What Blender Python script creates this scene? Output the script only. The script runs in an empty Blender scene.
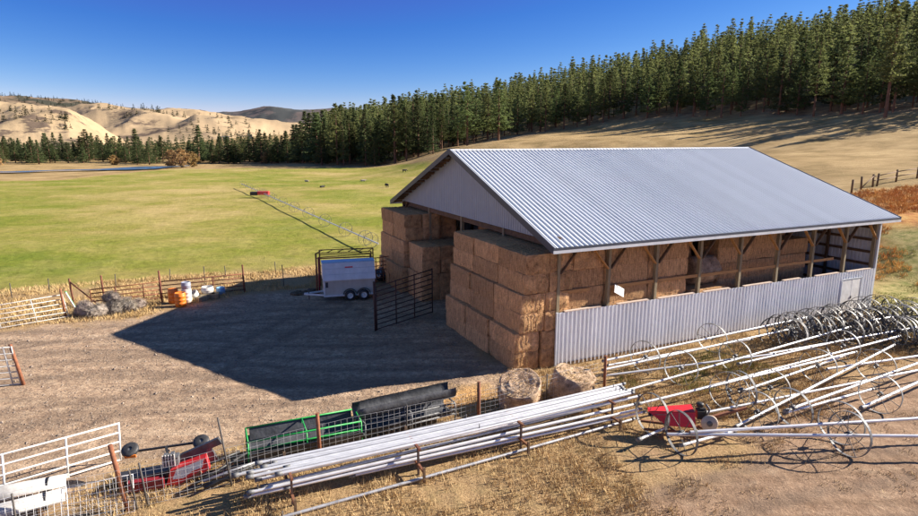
import bpy, math, random
import numpy as np
from mathutils import Vector, Matrix, noise as mnoise
random.seed(7); RNG = np.random.default_rng(7)
S = bpy.context.scene
PI = math.pi
# ---------------------------------------------------------------- camera
CAMH, FPX, PITCH = 10.2, 595.35, 0.197
cd = bpy.data.cameras.new('camera'); cam = bpy.data.objects.new('camera', cd); S.collection.objects.link(cam)
cam.location = (0, 0, CAMH); cam.rotation_euler = (PI/2-PITCH, 0, 0)
cd.sensor_width = 36; cd.lens = FPX/918*36; cd.clip_start = .1; cd.clip_end = 20000
S.camera = cam
# ---------------------------------------------------------------- light
SUN_AZ, SUN_EL = math.radians(76.0), math.radians(27.5)      # azimuth from +Y towards +X
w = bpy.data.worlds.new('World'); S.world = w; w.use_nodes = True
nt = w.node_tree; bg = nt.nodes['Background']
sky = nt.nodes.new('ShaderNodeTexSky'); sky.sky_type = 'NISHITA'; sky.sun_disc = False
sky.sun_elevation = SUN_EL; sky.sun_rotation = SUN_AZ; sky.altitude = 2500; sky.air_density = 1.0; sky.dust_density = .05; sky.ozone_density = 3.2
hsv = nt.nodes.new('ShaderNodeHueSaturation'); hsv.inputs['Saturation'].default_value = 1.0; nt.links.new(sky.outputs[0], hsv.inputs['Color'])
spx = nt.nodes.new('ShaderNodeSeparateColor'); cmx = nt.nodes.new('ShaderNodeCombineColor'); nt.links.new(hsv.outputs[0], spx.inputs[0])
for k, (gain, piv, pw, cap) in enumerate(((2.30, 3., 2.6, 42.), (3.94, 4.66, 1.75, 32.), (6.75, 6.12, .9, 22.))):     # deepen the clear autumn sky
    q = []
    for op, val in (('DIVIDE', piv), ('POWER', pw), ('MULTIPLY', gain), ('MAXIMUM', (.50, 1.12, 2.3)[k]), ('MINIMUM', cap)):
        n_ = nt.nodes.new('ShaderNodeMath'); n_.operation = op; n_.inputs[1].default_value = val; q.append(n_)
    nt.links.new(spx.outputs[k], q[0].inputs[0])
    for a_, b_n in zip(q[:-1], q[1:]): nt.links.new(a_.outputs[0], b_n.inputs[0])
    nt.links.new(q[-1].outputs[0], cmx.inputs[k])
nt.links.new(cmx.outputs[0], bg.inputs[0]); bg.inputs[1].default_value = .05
sd = bpy.data.lights.new('sun', 'SUN'); sd.energy = 5.0; sd.angle = math.radians(.5); sd.color = (1, .91, .78)
sun = bpy.data.objects.new('sun', sd); S.collection.objects.link(sun)
sv = Vector((math.sin(SUN_AZ)*math.cos(SUN_EL), math.cos(SUN_AZ)*math.cos(SUN_EL), math.sin(SUN_EL)))
sun.rotation_euler = sv.to_track_quat('Z', 'Y').to_euler(); sun.location = (60, 10, 60)
S.view_settings.view_transform = 'Standard'; S.view_settings.look = 'None'; S.view_settings.gamma = 1
S.view_settings.exposure = 1.3
# ---------------------------------------------------------------- maths helpers
def ordinal(n): return f"{n}{'th' if 10 <= n % 100 <= 20 else {1:'st',2:'nd',3:'rd'}.get(n % 10,'th')}"
_c, _s = math.cos(PITCH), math.sin(PITCH)
def G(u, v, z=0.):
    a = (u-459)/FPX; b = (258-v)/FPX
    dx, dy, dz = a, _c+b*_s, -_s+b*_c
    t = (z-CAMH)/dz
    return Vector((dx*t, dy*t, z))
def az_pt(u, d):                       # plan point at forward distance d in the direction of column u
    return ((u-459)/FPX/_c*d, d)
def zv(d, v):                          # height of a point at forward distance d seen on row v
    b = (258-v)/FPX
    return CAMH + d*(-_s+b*_c)/(_c+b*_s)
def _h(ix, iy, seed):
    n = (ix*374761393 + iy*668265263 + seed*1442695041) & 0x7fffffff
    n = ((n ^ (n >> 13))*1274126177) & 0x7fffffff
    return ((n ^ (n >> 16)) & 0xffff)/65535.
def vnoise(x, y, seed=0):
    x = np.asarray(x, float); y = np.asarray(y, float)
    ix = np.floor(x).astype(np.int64); iy = np.floor(y).astype(np.int64)
    fx = x-ix; fy = y-iy; fx = fx*fx*(3-2*fx); fy = fy*fy*(3-2*fy)
    a = _h(ix, iy, seed); b = _h(ix+1, iy, seed); c = _h(ix, iy+1, seed); d = _h(ix+1, iy+1, seed)
    return (a*(1-fx)+b*fx)*(1-fy)+(c*(1-fx)+d*fx)*fy
def fbm(x, y, oct=4, seed=0):
    x = np.asarray(x, float); y = np.asarray(y, float); r = 0; amp = .5; tot = 0
    for k in range(oct):
        r = r+amp*vnoise(x*2**k+17.3*k, y*2**k-9.1*k, seed+k); tot += amp; amp *= .5
    return r/tot
def sdist(px, py, poly):               # signed distance, negative inside
    px = np.asarray(px, float); py = np.asarray(py, float)
    d = np.full(px.shape, 1e18); ins = np.zeros(px.shape, bool)
    n = len(poly)
    for i in range(n):
        ax, ay = poly[i]; bx, by = poly[(i+1) % n]
        ex, ey = bx-ax, by-ay; L = ex*ex+ey*ey+1e-12
        t = np.clip(((px-ax)*ex+(py-ay)*ey)/L, 0, 1)
        d = np.minimum(d, (px-ax-t*ex)**2+(py-ay-t*ey)**2)
        cnd = ((ay > py) != (by > py)) & (px < (bx-ax)*(py-ay)/(by-ay+1e-12)+ax)
        ins ^= cnd
    d = np.sqrt(d); return np.where(ins, -d, d)
def sstep(e0, e1, x):
    t = np.clip((x-e0)/(e1-e0), 0, 1); return t*t*(3-2*t)
# ---------------------------------------------------------------- materials
def newmat(name):
    m = bpy.data.materials.new(name); m.use_nodes = True
    return m, m.node_tree, m.node_tree.nodes['Principled BSDF']
def N(nt, t, **kw):
    n = nt.nodes.new(t)
    for k, v in kw.items():
        if k.startswith('i_'):
            key = k[2:]; n.inputs[int(key) if key.isdigit() else key].default_value = v
        else: setattr(n, k, v)
    return n
def ramp(nt, stops):
    r = nt.nodes.new('ShaderNodeValToRGB'); cr = r.color_ramp
    while len(cr.elements) > 1: cr.elements.remove(cr.elements[-1])
    cr.elements[0].position = stops[0][0]; cr.elements[0].color = tuple(stops[0][1])+(1,)
    for p, c in stops[1:]:
        e = cr.elements.new(p); e.color = tuple(c)+(1,)
    return r
def mat(name, c1, c2=None, scale=5., rough=.7, metal=0., bump=0., bscale=None, stretch=(1, 1, 1), obvar=0., detail=6., lo=.35, hi=.65, spec=.5):
    m, nt, p = newmat(name); L = nt.links.new
    p.inputs['Roughness'].default_value = rough; p.inputs['Metallic'].default_value = metal
    p.inputs['Specular IOR Level'].default_value = spec
    if c2 is None: c2 = tuple(x*.8 for x in c1)
    tc = N(nt, 'ShaderNodeTexCoord'); mp = N(nt, 'ShaderNodeMapping'); mp.inputs['Scale'].default_value = stretch
    L(tc.outputs['Object'], mp.inputs[0])
    if obvar:
        oi = N(nt, 'ShaderNodeObjectInfo'); vm = N(nt, 'ShaderNodeVectorMath', operation='SCALE'); cb = N(nt, 'ShaderNodeCombineXYZ')
        for k in range(3): L(oi.outputs['Random'], cb.inputs[k])
        L(cb.outputs[0], vm.inputs[0]); vm.inputs['Scale'].default_value = 37.; L(vm.outputs[0], mp.inputs['Location'])
    nz = N(nt, 'ShaderNodeTexNoise', i_Scale=scale, i_Detail=detail, i_Roughness=.62); L(mp.outputs[0], nz.inputs['Vector'])
    r = ramp(nt, [(lo, c2), (hi, c1)]); L(nz.outputs[0], r.inputs[0]); out = r.outputs[0]
    if obvar:
        hs = N(nt, 'ShaderNodeHueSaturation'); L(out, hs.inputs['Color'])
        mr = N(nt, 'ShaderNodeMapRange'); mr.inputs[3].default_value = 1-obvar; mr.inputs[4].default_value = 1+obvar
        L(oi.outputs['Random'], mr.inputs[0]); L(mr.outputs[0], hs.inputs['Value'])
        mr2 = N(nt, 'ShaderNodeMapRange'); mr2.inputs[3].default_value = .5-obvar*.06; mr2.inputs[4].default_value = .5+obvar*.06
        m3 = N(nt, 'ShaderNodeMath', operation='FRACT'); m4 = N(nt, 'ShaderNodeMath', operation='MULTIPLY', i_1=7.3)
        L(oi.outputs['Random'], m4.inputs[0]); L(m4.outputs[0], m3.inputs[0]); L(m3.outputs[0], mr2.inputs[0]); L(mr2.outputs[0], hs.inputs['Hue'])
        out = hs.outputs[0]
    L(out, p.inputs['Base Color'])
    if bump:
        b = N(nt, 'ShaderNodeBump', i_Strength=bump, i_Distance=.05); nb = N(nt, 'ShaderNodeTexNoise', i_Scale=bscale or scale*3, i_Detail=5.)
        L(mp.outputs[0], nb.inputs['Vector']); L(nb.outputs[0], b.inputs['Height']); L(b.outputs[0], p.inputs['Normal'])
    return m
M = {}
M['roof'] = mat('roof_metal', (.67, .70, .74), (.64, .67, .71), .6, .5, .0, stretch=(1, .15, 1), lo=.3, hi=.7)
M['siding'] = mat('siding_metal', (.80, .82, .85), (.73, .75, .79), 1.5, .45, .05, stretch=(1, 1, .2))
M['gable'] = mat('siding_metal_shaded', (.33, .38, .44), (.30, .34, .40), 1.5, .5, .05)  # same siding metal, darkened in colour for the shaded gable end
def sheets(m, axis, amt, stain=.35):
    nt = m.node_tree; p = nt.nodes['Principled BSDF']; L = nt.links.new; src = p.inputs['Base Color'].links[0].from_socket
    tc = N(nt, 'ShaderNodeTexCoord'); sp = N(nt, 'ShaderNodeSeparateXYZ'); L(tc.outputs['Object'], sp.inputs[0])
    a = N(nt, 'ShaderNodeMath', operation='MULTIPLY', i_1=1/.914); L(sp.outputs[axis], a.inputs[0]); b = N(nt, 'ShaderNodeMath', operation='FLOOR'); L(a.outputs[0], b.inputs[0])
    wn = N(nt, 'ShaderNodeTexWhiteNoise', noise_dimensions='1D'); L(b.outputs[0], wn.inputs['W']); mr = N(nt, 'ShaderNodeMapRange'); mr.inputs[3].default_value = 1-amt; mr.inputs[4].default_value = 1+amt*.6; L(wn.outputs['Value'], mr.inputs[0])
    hs = N(nt, 'ShaderNodeHueSaturation'); L(src, hs.inputs['Color']); L(mr.outputs[0], hs.inputs['Value'])
    n2 = N(nt, 'ShaderNodeTexNoise', i_Scale=3.5, i_Detail=7., i_Roughness=.7); mp = N(nt, 'ShaderNodeMapping'); mp.inputs['Scale'].default_value = (1, .3, .5); L(tc.outputs['Object'], mp.inputs[0]); L(mp.outputs[0], n2.inputs['Vector'])
    r = ramp(nt, [(.56, (0, 0, 0)), (.75, (stain, stain, stain))]); L(n2.outputs[0], r.inputs[0]); mx = N(nt, 'ShaderNodeMix', data_type='RGBA'); L(r.outputs[0], mx.inputs[0]); L(hs.outputs[0], mx.inputs[6]); mx.inputs[7].default_value = (.30, .27, .24, 1)
    L(mx.outputs[2], p.inputs['Base Color'])
sheets(M['roof'], 0, .04, .0); sheets(M['siding'], 0, .05, .25)
M['endwall'] = mat('endwall_metal', (.72, .74, .76), (.6, .62, .66), 1.5, .5, .05)
M['trim_dark'] = mat('trim_dark', (.045, .055, .085), (.035, .045, .07), 2, .5, .0)
M['trim_light'] = mat('trim_light', (.62, .66, .72), (.5, .54, .6), 2, .4, .1)
M['post'] = mat('post_wood', (.34, .28, .17), (.2, .15, .09), 6, .85, bump=.4, stretch=(4, 4, .4))
M['lumber'] = mat('lumber', (.52, .28, .10), (.36, .18, .07), 6, .8, bump=.3, stretch=(.5, 4, 4))
M['darklumber'] = mat('dark_lumber', (.17, .10, .055), (.09, .055, .03), 6, .85, bump=.3, stretch=(1, 1, 1))  # dark wood; also holds the shade painted into the left-hand knee braces
M['paleboard'] = mat('pale_board', (.62, .5, .42), (.45, .36, .3), 8, .8)
M['white'] = mat('white_paint', (.78, .78, .77), (.62, .62, .61), 3, .45, bump=.05)
M['greygate'] = mat('grey_gate_paint', (.55, .54, .52), (.38, .36, .34), 5, .5)
M['whitetrailer'] = mat('trailer_white', (.76, .76, .78), (.62, .62, .64), 2.2, .35, stretch=(1, 1, .4))
M['trailergrey'] = mat('trailer_side', (.60, .56, .50), (.5, .46, .4), 2.2, .4, .1, stretch=(1, 1, .4))
M['roof_skytint'] = mat('trailer_roof', (.36, .52, .70), (.28, .42, .6), 2, .35)  # blue is the reflected sky, painted into the roof colour
M['alu'] = mat('aluminium', (.78, .78, .79), (.6, .6, .62), 5, .36, .45, stretch=(.3, 1, 1), obvar=.1)
M['aluold'] = mat('aluminium_dull', (.5, .5, .52), (.34, .34, .36), 5, .5, .5, obvar=.15)
M['galv'] = mat('galvanised', (.20, .205, .215), (.09, .09, .095), 7, .6, .2, obvar=.2)
M['galvdark'] = mat('galvanised_weathered', (.17, .17, .175), (.075, .07, .07), 5, .6, .2, obvar=.45)
M['rust'] = mat('rusty_steel', (.26, .10, .05), (.13, .055, .035), 8, .85, .2, obvar=.2)
M['rustorange'] = mat('rust_orange', (.33, .13, .06), (.18, .07, .04), 8, .85, .1)
M['darkpipe'] = mat('dark_rusted_pipe', (.085, .045, .038), (.045, .027, .025), 8, .8, .2)
M['tpost'] = mat('steel_post', (.13, .12, .11), (.07, .06, .055), 8, .8, .2)
M['red'] = mat('red_paint', (.78, .035, .045), (.62, .028, .035), 4, .4)
M['darkred'] = mat('dark_red_paint', (.28, .02, .03), (.17, .015, .02), 4, .5)
M['black'] = mat('black_steel', (.03, .03, .032), (.015, .015, .017), 5, .5)
M['rubber'] = mat('rubber', (.045, .045, .05), (.022, .022, .024), 4, .55, bump=.2)
M['belt'] = mat('belt_rubber', (.10, .105, .115), (.035, .036, .04), 3, .42, bump=.3, lo=.3, hi=.75)
M['green'] = mat('green_paint', (.02, .38, .07), (.015, .25, .05), 5, .45)
M['orange'] = mat('orange_plastic', (.85, .22, .02), (.7, .16, .015), 4, .45)
M['bluepl'] = mat('blue_plastic', (.18, .38, .6), (.14, .3, .5), 4, .45)
M['whitepl'] = mat('white_plastic', (.72, .7, .66), (.55, .53, .48), 4, .5)
M['greypl'] = mat('grey_plastic', (.35, .37, .45), (.22, .24, .3), 4, .5)
M['netwrap'] = mat('old_netting', (.44, .37, .31), (.13, .105, .085), 5, .9, bump=1., bscale=30, obvar=.25)
M['tarp'] = mat('black_plastic', (.03, .035, .05), (.012, .014, .02), 4, .22, bump=.3)
M['wire'] = mat('fence_wire', (.6, .6, .62), (.42, .42, .43), 4, .45, .3)
M['trunk'] = mat('pine_bark', (.20, .105, .06), (.10, .055, .035), 3, .9, stretch=(1, 1, .3))
M['disc'] = mat('pale_disc', (.5, .42, .34), (.4, .32, .25), 5, .6)
M['cow'] = mat('black_hide', (.02, .018, .016), None, 4, .8)
M['cowtan'] = mat('pale_hide', (.5, .42, .32), None, 4, .8)
M['housewall'] = mat('house_wall', (.12, .08, .06), None, .5, .8)
M['houseroof'] = mat('house_roof', (.12, .11, .11), None, .5, .8)
M['window'] = mat('window_glass', (.05, .06, .08), None, .5, .1)
M['water'] = mat('water', (.09, .15, .22), (.07, .12, .18), .05, .22, bump=.3, bscale=.6)  # bluish base colour stands in for the reflected sky
def leafmat(name, c1, c2, var=.25, tr=.45, sc=.35):
    m = mat(name, c1, c2, sc, .85, obvar=var, lo=.3, hi=.7, detail=4, spec=.2); nt = m.node_tree; p = nt.nodes['Principled BSDF']
    t = nt.nodes.new('ShaderNodeBsdfTranslucent'); mx = nt.nodes.new('ShaderNodeMixShader'); mx.inputs[0].default_value = tr
    nt.links.new(p.inputs['Base Color'].links[0].from_socket, t.inputs[0]); nt.links.new(p.outputs[0], mx.inputs[1]); nt.links.new(t.outputs[0], mx.inputs[2])
    nt.links.new(mx.outputs[0], nt.nodes['Material Output'].inputs[0]); return m
M['needles'] = leafmat('pine_needles', (.15, .175, .06), (.08, .105, .042), .45)
M['needles2'] = leafmat('fir_needles', (.135, .165, .065), (.075, .10, .045), .3)
M['yellowleaf'] = leafmat('autumn_leaves', (.50, .33, .13), (.28, .19, .09), .15)
M['farneedles'] = leafmat('far_needles', (.045, .055, .028), (.028, .036, .022), .2)
def hay(name, c1, c2, lines, axis):
    m, nt, p = newmat(name); L = nt.links.new; p.inputs['Roughness'].default_value = .95; p.inputs['Specular IOR Level'].default_value = .15
    tc = N(nt, 'ShaderNodeTexCoord'); oi = N(nt, 'ShaderNodeObjectInfo'); cb = N(nt, 'ShaderNodeCombineXYZ')
    for k in range(3): L(oi.outputs['Random'], cb.inputs[k])
    sc = N(nt, 'ShaderNodeVectorMath', operation='SCALE'); L(cb.outputs[0], sc.inputs[0]); sc.inputs['Scale'].default_value = 50
    ad = N(nt, 'ShaderNodeVectorMath', operation='ADD'); L(tc.outputs['Object'], ad.inputs[0]); L(sc.outputs[0], ad.inputs[1])
    n1 = N(nt, 'ShaderNodeTexNoise', i_Scale=16., i_Detail=8., i_Roughness=.85); L(ad.outputs[0], n1.inputs['Vector'])
    mp = N(nt, 'ShaderNodeMapping'); mp.inputs['Scale'].default_value = (9, 1.2, 1.2) if axis == 0 else (1.5, 1.5, 1.5); L(ad.outputs[0], mp.inputs[0])
    n2 = N(nt, 'ShaderNodeTexNoise', i_Scale=2.2, i_Detail=5., i_Roughness=.6); L(mp.outputs[0], n2.inputs['Vector'])
    mx = N(nt, 'ShaderNodeMath', operation='ADD'); L(n1.outputs[0], mx.inputs[0]); L(n2.outputs[0], mx.inputs[1])
    hf = N(nt, 'ShaderNodeMath', operation='MULTIPLY', i_1=.5); L(mx.outputs[0], hf.inputs[0])
    r = ramp(nt, [(.36, tuple(x*.3 for x in c2)), (.45, c2), (.55, c1), (.66, tuple(min(1, x*1.4) for x in c1))]); L(hf.outputs[0], r.inputs[0])
    hs = N(nt, 'ShaderNodeHueSaturation'); L(r.outputs[0], hs.inputs['Color'])
    mr = N(nt, 'ShaderNodeMapRange'); mr.inputs[3].default_value = .78; mr.inputs[4].default_value = 1.15; L(oi.outputs['Random'], mr.inputs[0]); L(mr.outputs[0], hs.inputs['Value'])
    L(hs.outputs[0], p.inputs['Base Color'])
    b = N(nt, 'ShaderNodeBump', i_Strength=1., i_Distance=.09); L(hf.outputs[0], b.inputs['Height']); L(b.outputs[0], p.inputs['Normal'])
    return m
M['hay'] = hay('hay', (.66, .395, .20), (.42, .24, .12), 0, 0)
M['haydark'] = hay('hay_weathered', (.20, .145, .095), (.12, .085, .055), 0, 0)
M['haypale'] = hay('hay_weathered_pale', (.62, .45, .31), (.38, .26, .175), 0, 1)
M['strand'] = mat('straw', (.55, .38, .18), (.4, .26, .12), 3, .9)
# ---------------------------------------------------------------- mesh builder
class MB:
    def __init__(s): s.v = []; s.f = []; s.sm = []; s.mi = []
    def add(s, vs, fs, smooth=False, mi=0):
        o = len(s.v); s.v.extend([tuple(v) for v in vs])
        for f in fs: s.f.append(tuple(i+o for i in f)); s.sm.append(smooth); s.mi.append(mi)
        return s
    def box(s, c, size, R=None, mi=0):
        c = Vector(c); h = [x/2 for x in size]
        vs = [Vector((x*h[0], y*h[1], z*h[2])) for x in (-1, 1) for y in (-1, 1) for z in (-1, 1)]
        if R is not None: vs = [R @ v for v in vs]
        return s.add([v+c for v in vs], [(0, 1, 3, 2), (4, 6, 7, 5), (0, 4, 5, 1), (2, 3, 7, 6), (0, 2, 6, 4), (1, 5, 7, 3)], mi=mi)
    def beam(s, a, b, wd, ht, up=(0, 0, 1), mi=0):
        a = Vector(a); b = Vector(b); d = (b-a); L = d.length; d.normalize(); up = Vector(up)
        if abs(d.dot(up)) > .98: up = Vector((0, 1, 0))
        y = up.cross(d).normalized(); z = d.cross(y)
        R = Matrix((d, y, z)).transposed()
        return s.box((a+b)/2, (L, wd, ht), R, mi)
    def tube(s, pts, r, n=8, caps=True, mi=0, closed=False):
        pts = [Vector(p) for p in pts]; k = len(pts); rr = r if isinstance(r, (list, tuple)) else [r]*k
        vs = []; fs = []; prev = None
        for i, p in enumerate(pts):
            if closed: t = (pts[(i+1) % k]-pts[i-1]).normalized()
            elif i == 0: t = (pts[1]-p).normalized()
            elif i == k-1: t = (p-pts[-2]).normalized()
            else: t = ((pts[i+1]-p).normalized()+(p-pts[i-1]).normalized()).normalized()
            if prev is None:
                x = t.orthogonal().normalized()
            else:
                x = prev-t*prev.dot(t); x.normalize()
            prev = x; y = t.cross(x)
            for j in range(n):
                a = 2*PI*j/n; vs.append(p+(x*math.cos(a)+y*math.sin(a))*rr[i])
        m = k if closed else k-1
        for i in range(m):
            for j in range(n):
                a = i*n+j; b = i*n+(j+1) % n; c = ((i+1) % k)*n+(j+1) % n; d = ((i+1) % k)*n+j
                fs.append((a, b, c, d))
        s.add(vs, fs, True, mi)
        if caps and not closed:
            o = len(s.v)-len(vs)
            s.f.append(tuple(o+j for j in range(n))[::-1]); s.sm.append(False); s.mi.append(mi)
            s.f.append(tuple(o+(k-1)*n+j for j in range(n))); s.sm.append(False); s.mi.append(mi)
        return s
    def lathe(s, prof, n=20, c=(0, 0, 0), R=None, mi=0, smooth=True):
        vs = []; fs = []
        for r, z in prof:
            for j in range(n):
                a = 2*PI*j/n; v = Vector((r*math.cos(a), r*math.sin(a), z))
                if R is not None: v = R @ v
                vs.append(v+Vector(c))
        for i in range(len(prof)-1):
            for j in range(n):
                fs.append((i*n+j, i*n+(j+1) % n, (i+1)*n+(j+1) % n, (i+1)*n+j))
        return s.add(vs, fs, smooth, mi)
    def prism(s, poly, a, b, mi=0):    # poly of (p,q) pairs extruded; a,b functions mapping (p,q)->Vector
        n = len(poly); vs = [a(*p) for p in poly]+[b(*p) for p in poly]
        fs = [tuple(range(n))[::-1], tuple(range(n, 2*n))]+[(i, (i+1) % n, (i+1) % n+n, i+n) for i in range(n)]
        return s.add(vs, fs, mi=mi)
    def mesh(s, name, mats):
        me = bpy.data.meshes.new(name); me.from_pydata(s.v, [], s.f)
        for m in (mats if isinstance(mats, (list, tuple)) else [mats]): me.materials.append(m)
        me.polygons.foreach_set('use_smooth', s.sm); me.polygons.foreach_set('material_index', s.mi); me.update(); return me
    def build(s, name, mats, parent=None, loc=None):
        return link(name, s.mesh(name, mats), parent, loc)
def link(name, me, parent=None, loc=None, rot=None):
    o = bpy.data.objects.new(name, me); S.collection.objects.link(o)
    if parent is not None: o.parent = parent
    if loc is not None: o.location = loc
    if rot is not None: o.rotation_euler = rot
    return o
def tag(o, label=None, cat=None, group=None, kind=None):
    if label: o['label'] = label
    if cat: o['category'] = cat
    if group: o['group'] = group
    if kind: o['kind'] = kind
    return o
def empty(name, loc=(0, 0, 0), rz=0., label=None, cat=None, group=None):
    o = bpy.data.objects.new(name, None); S.collection.objects.link(o); o.location = loc; o.rotation_euler = (0, 0, rz)
    o.empty_display_size = .3
    return tag(o, label, cat, group)
def copy_tree(o, parent=None):
    c = o.copy(); S.collection.objects.link(c)
    if parent is not None: c.parent = parent
    for ch in list(o.children): copy_tree(ch, c)
    return c
def npmesh(name, V, F, mats, smooth=False, mi=None):
    me = bpy.data.meshes.new(name); V = np.asarray(V, np.float32); F = np.asarray(F, np.int32); k = F.shape[1]
    me.vertices.add(len(V)); me.vertices.foreach_set('co', V.ravel())
    me.loops.add(F.size); me.loops.foreach_set('vertex_index', F.ravel())
    me.polygons.add(len(F)); me.polygons.foreach_set('loop_start', np.arange(0, F.size, k, dtype=np.int32))
    me.polygons.foreach_set('loop_total', np.full(len(F), k, np.int32))
    for m in (mats if isinstance(mats, (list, tuple)) else [mats]): me.materials.append(m)
    if mi is not None: me.polygons.foreach_set('material_index', np.asarray(mi, np.int32))
    me.polygons.foreach_set('use_smooth', np.full(len(F), smooth, bool))
    me.update(calc_edges=True); me.validate(); return me
# ---------------------------------------------------------------- terrain
CP = []
def cp(u, d, z): x, y = az_pt(u, d); CP.append((x, y, z))
def cpv(u, d, v): cp(u, d, zv(d, v))
for u in (-500, 0, 250, 459, 700, 918, 1200):
    for d in (3, 14, 25, 36): cp(u, d, 0)
for u in (-500, 0, 200, 400, 600): 
    for d in (50, 75, 110, 150): cp(u, d, 0)
for u, d, z in ((760, 44, 0), (820, 46, .2), (918, 40, .2), (1100, 40, .5), (700, 52, .1), (650, 75, 1.0), (750, 75, 2.6), (-500, 300, 0), (-500, 600, 0), (0, 300, 0), (0, 600, 0), (150, 300, 0), (100, 600, 0), (200, 200, 0), (330, 200, 0), (400, 190, 1)):
    cp(u, d, z)
for u, d, v in ((900, 45, 233), (900, 68, 187), (900, 95, 161), (900, 120, 141), (918, 150, 107), (918, 250, 42), (1000, 250, 30), (1000, 120, 130), (1100, 90, 150), (1100, 200, 60),
                (840, 68, 190), (870, 160, 112), (750, 100, 166), (750, 140, 145), (750, 165, 135), (750, 205, 118), (800, 300, 56), (780, 200, 116), (600, 120, 170), (600, 170, 146), (600, 210, 136), (600, 258, 123),
                (700, 230, 119), (700, 340, 67), (600, 380, 91), (560, 262, 128), (540, 400, 102), (500, 180, 151), (500, 240, 139.5), (467, 248, 144), (440, 190, 156), (440, 235, 149), (480, 400, 114), (400, 230, 163), (400, 400, 130), (420, 195, 161), (365, 230, 166), (340, 240, 164)):
    cpv(u, d, v)
for u, d, z in ((330, 300, 1), (330, 420, 8), (270, 290, 0), (270, 360, 5), (270, 450, 10), (225, 290, 0), (225, 350, 3.5), (225, 450, 7), (1000, 400, 70), (800, 450, 64), (600, 560, 50), (400, 600, 20), (250, 650, 14), (1300, 300, 60)):
    cp(u, d, z)
CP = np.array(CP)
def _tps(r2): return r2*np.log(r2+1e-9)*.5
_n = len(CP); _P = np.c_[np.ones(_n), CP[:, :2]/100]
_K = _tps(((CP[:, None, :2]-CP[None, :, :2])**2).sum(2)/1e4)+np.eye(_n)*2e-3
_A = np.block([[_K, _P], [_P.T, np.zeros((3, 3))]])
_W = np.linalg.solve(_A, np.r_[CP[:, 2], 0, 0, 0])
BX, BY, YAW = 4.3949, 25.718, .4301
_cy, _sy = math.cos(YAW), math.sin(YAW)
def TZ(x, y):
    x = np.atleast_1d(np.asarray(x, float)); y = np.atleast_1d(np.asarray(y, float)); sh = x.shape
    xf, yf = x.ravel(), y.ravel(); rr = np.hypot(xf, yf); k = np.minimum(1, 640/np.maximum(rr, 1)); xs, ys = xf*k, np.maximum(yf*k, -40)
    out = np.zeros(len(xf))
    for i in range(0, len(xf), 20000):
        sl = slice(i, i+20000)
        r2 = ((xs[sl, None]-CP[None, :, 0])**2+(ys[sl, None]-CP[None, :, 1])**2)/1e4
        out[sl] = _tps(r2) @ _W[:_n]+_W[_n]+_W[_n+1]*xs[sl]/100+_W[_n+2]*ys[sl]/100
    flat = sstep(-2, 16, sdist(xf, yf, [(-60, -60), (-60, 60), (12, 60), (20, 52), (30, 38), (34, 15), (60, -60)]))
    out = np.where(yf < -30, 0, out*flat)
    far = sstep(60, 200, rr); out += (fbm(xf/40, yf/40, 4, 3)-.5)*3.0*far*sstep(2, 10, out)
    out += (fbm(xf/7, yf/7, 3, 5)-.5)*.22*sstep(12, 40, yf)*flat
    return out.reshape(sh)
def tz(x, y): return float(TZ([x], [y])[0])
# zones (world polygons; from plan directions and distances)
def gp(*uv): return [tuple(G(u, v))[:2] for u, v in uv]
def dp(*ud): return [az_pt(u, d) for u, d in ud]
Z_YARD = gp((-150, 330), (0, 329), (70, 324), (140, 318), (215, 300), (250, 293), (320, 288), (400, 284), (460, 300), (470, 350), (530, 378), (490, 392), (430, 402), (360, 412), (270, 425), (225, 450), (120, 470), (0, 520), (-300, 560), (-350, 380))
Z_GREEN = gp((-400, 302), (0, 292), (120, 282), (245, 272), (400, 264)) + [(8, 70), (5, 110), (0, 150)] + dp((440, 180), (400, 205), (340, 222), (250, 220), (180, 215), (60, 150), (0, 150), (-300, 150))
Z_DIRT = gp((680, 500), (700, 470), (760, 448), (810, 415), (850, 372), (930, 345), (1200, 350), (1400, 600), (760, 600), (650, 560))
Z_ORANGE = dp((850, 47), (870, 43), (905, 41), (1200, 40), (1300, 62), (918, 68), (860, 66), (820, 60))
Z_STRAW = gp((395, 400), (440, 388), (485, 386), (500, 395), (480, 412), (420, 420))
Z_GOLD = dp((395, 215), (440, 178), (470, 140), (560, 80), (640, 62), (700, 56), (830, 60), (1300, 60), (1500, 200), (1000, 420), (600, 600), (330, 600), (200, 700), (180, 260), (330, 236))
Z_FOR = dp((320, 236), (365, 228), (400, 222), (440, 236), (467, 252), (500, 245), (560, 262), (620, 258), (700, 230), (780, 200), (870, 162), (918, 150), (1150, 130), (1300, 300), (800, 480), (600, 600), (320, 600))
Z_BANK = dp((205, 285), (260, 262), (320, 240), (330, 420), (205, 420))
Z_GRASSR = gp((872, 312), (885, 262), (1200, 262), (1400, 320), (918, 330))
TRACKS = [gp((-120, 372), (20, 352), (90, 344), (180, 345), (300, 352), (380, 350), (440, 340)), gp((-120, 395), (40, 372), (140, 362), (250, 372), (360, 380), (450, 372)), gp((-60, 470), (60, 425), (160, 390), (240, 352), (300, 320), (335, 306)),
          gp((-120, 350), (0, 338), (110, 333), (210, 322), (290, 312), (350, 312)), gp((1050, 455), (900, 463), (800, 476), (700, 500), (620, 540)), gp((1050, 500), (920, 497), (820, 512), (740, 540)), gp((0, 420), (100, 408), (220, 398), (330, 392), (430, 385))]
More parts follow.
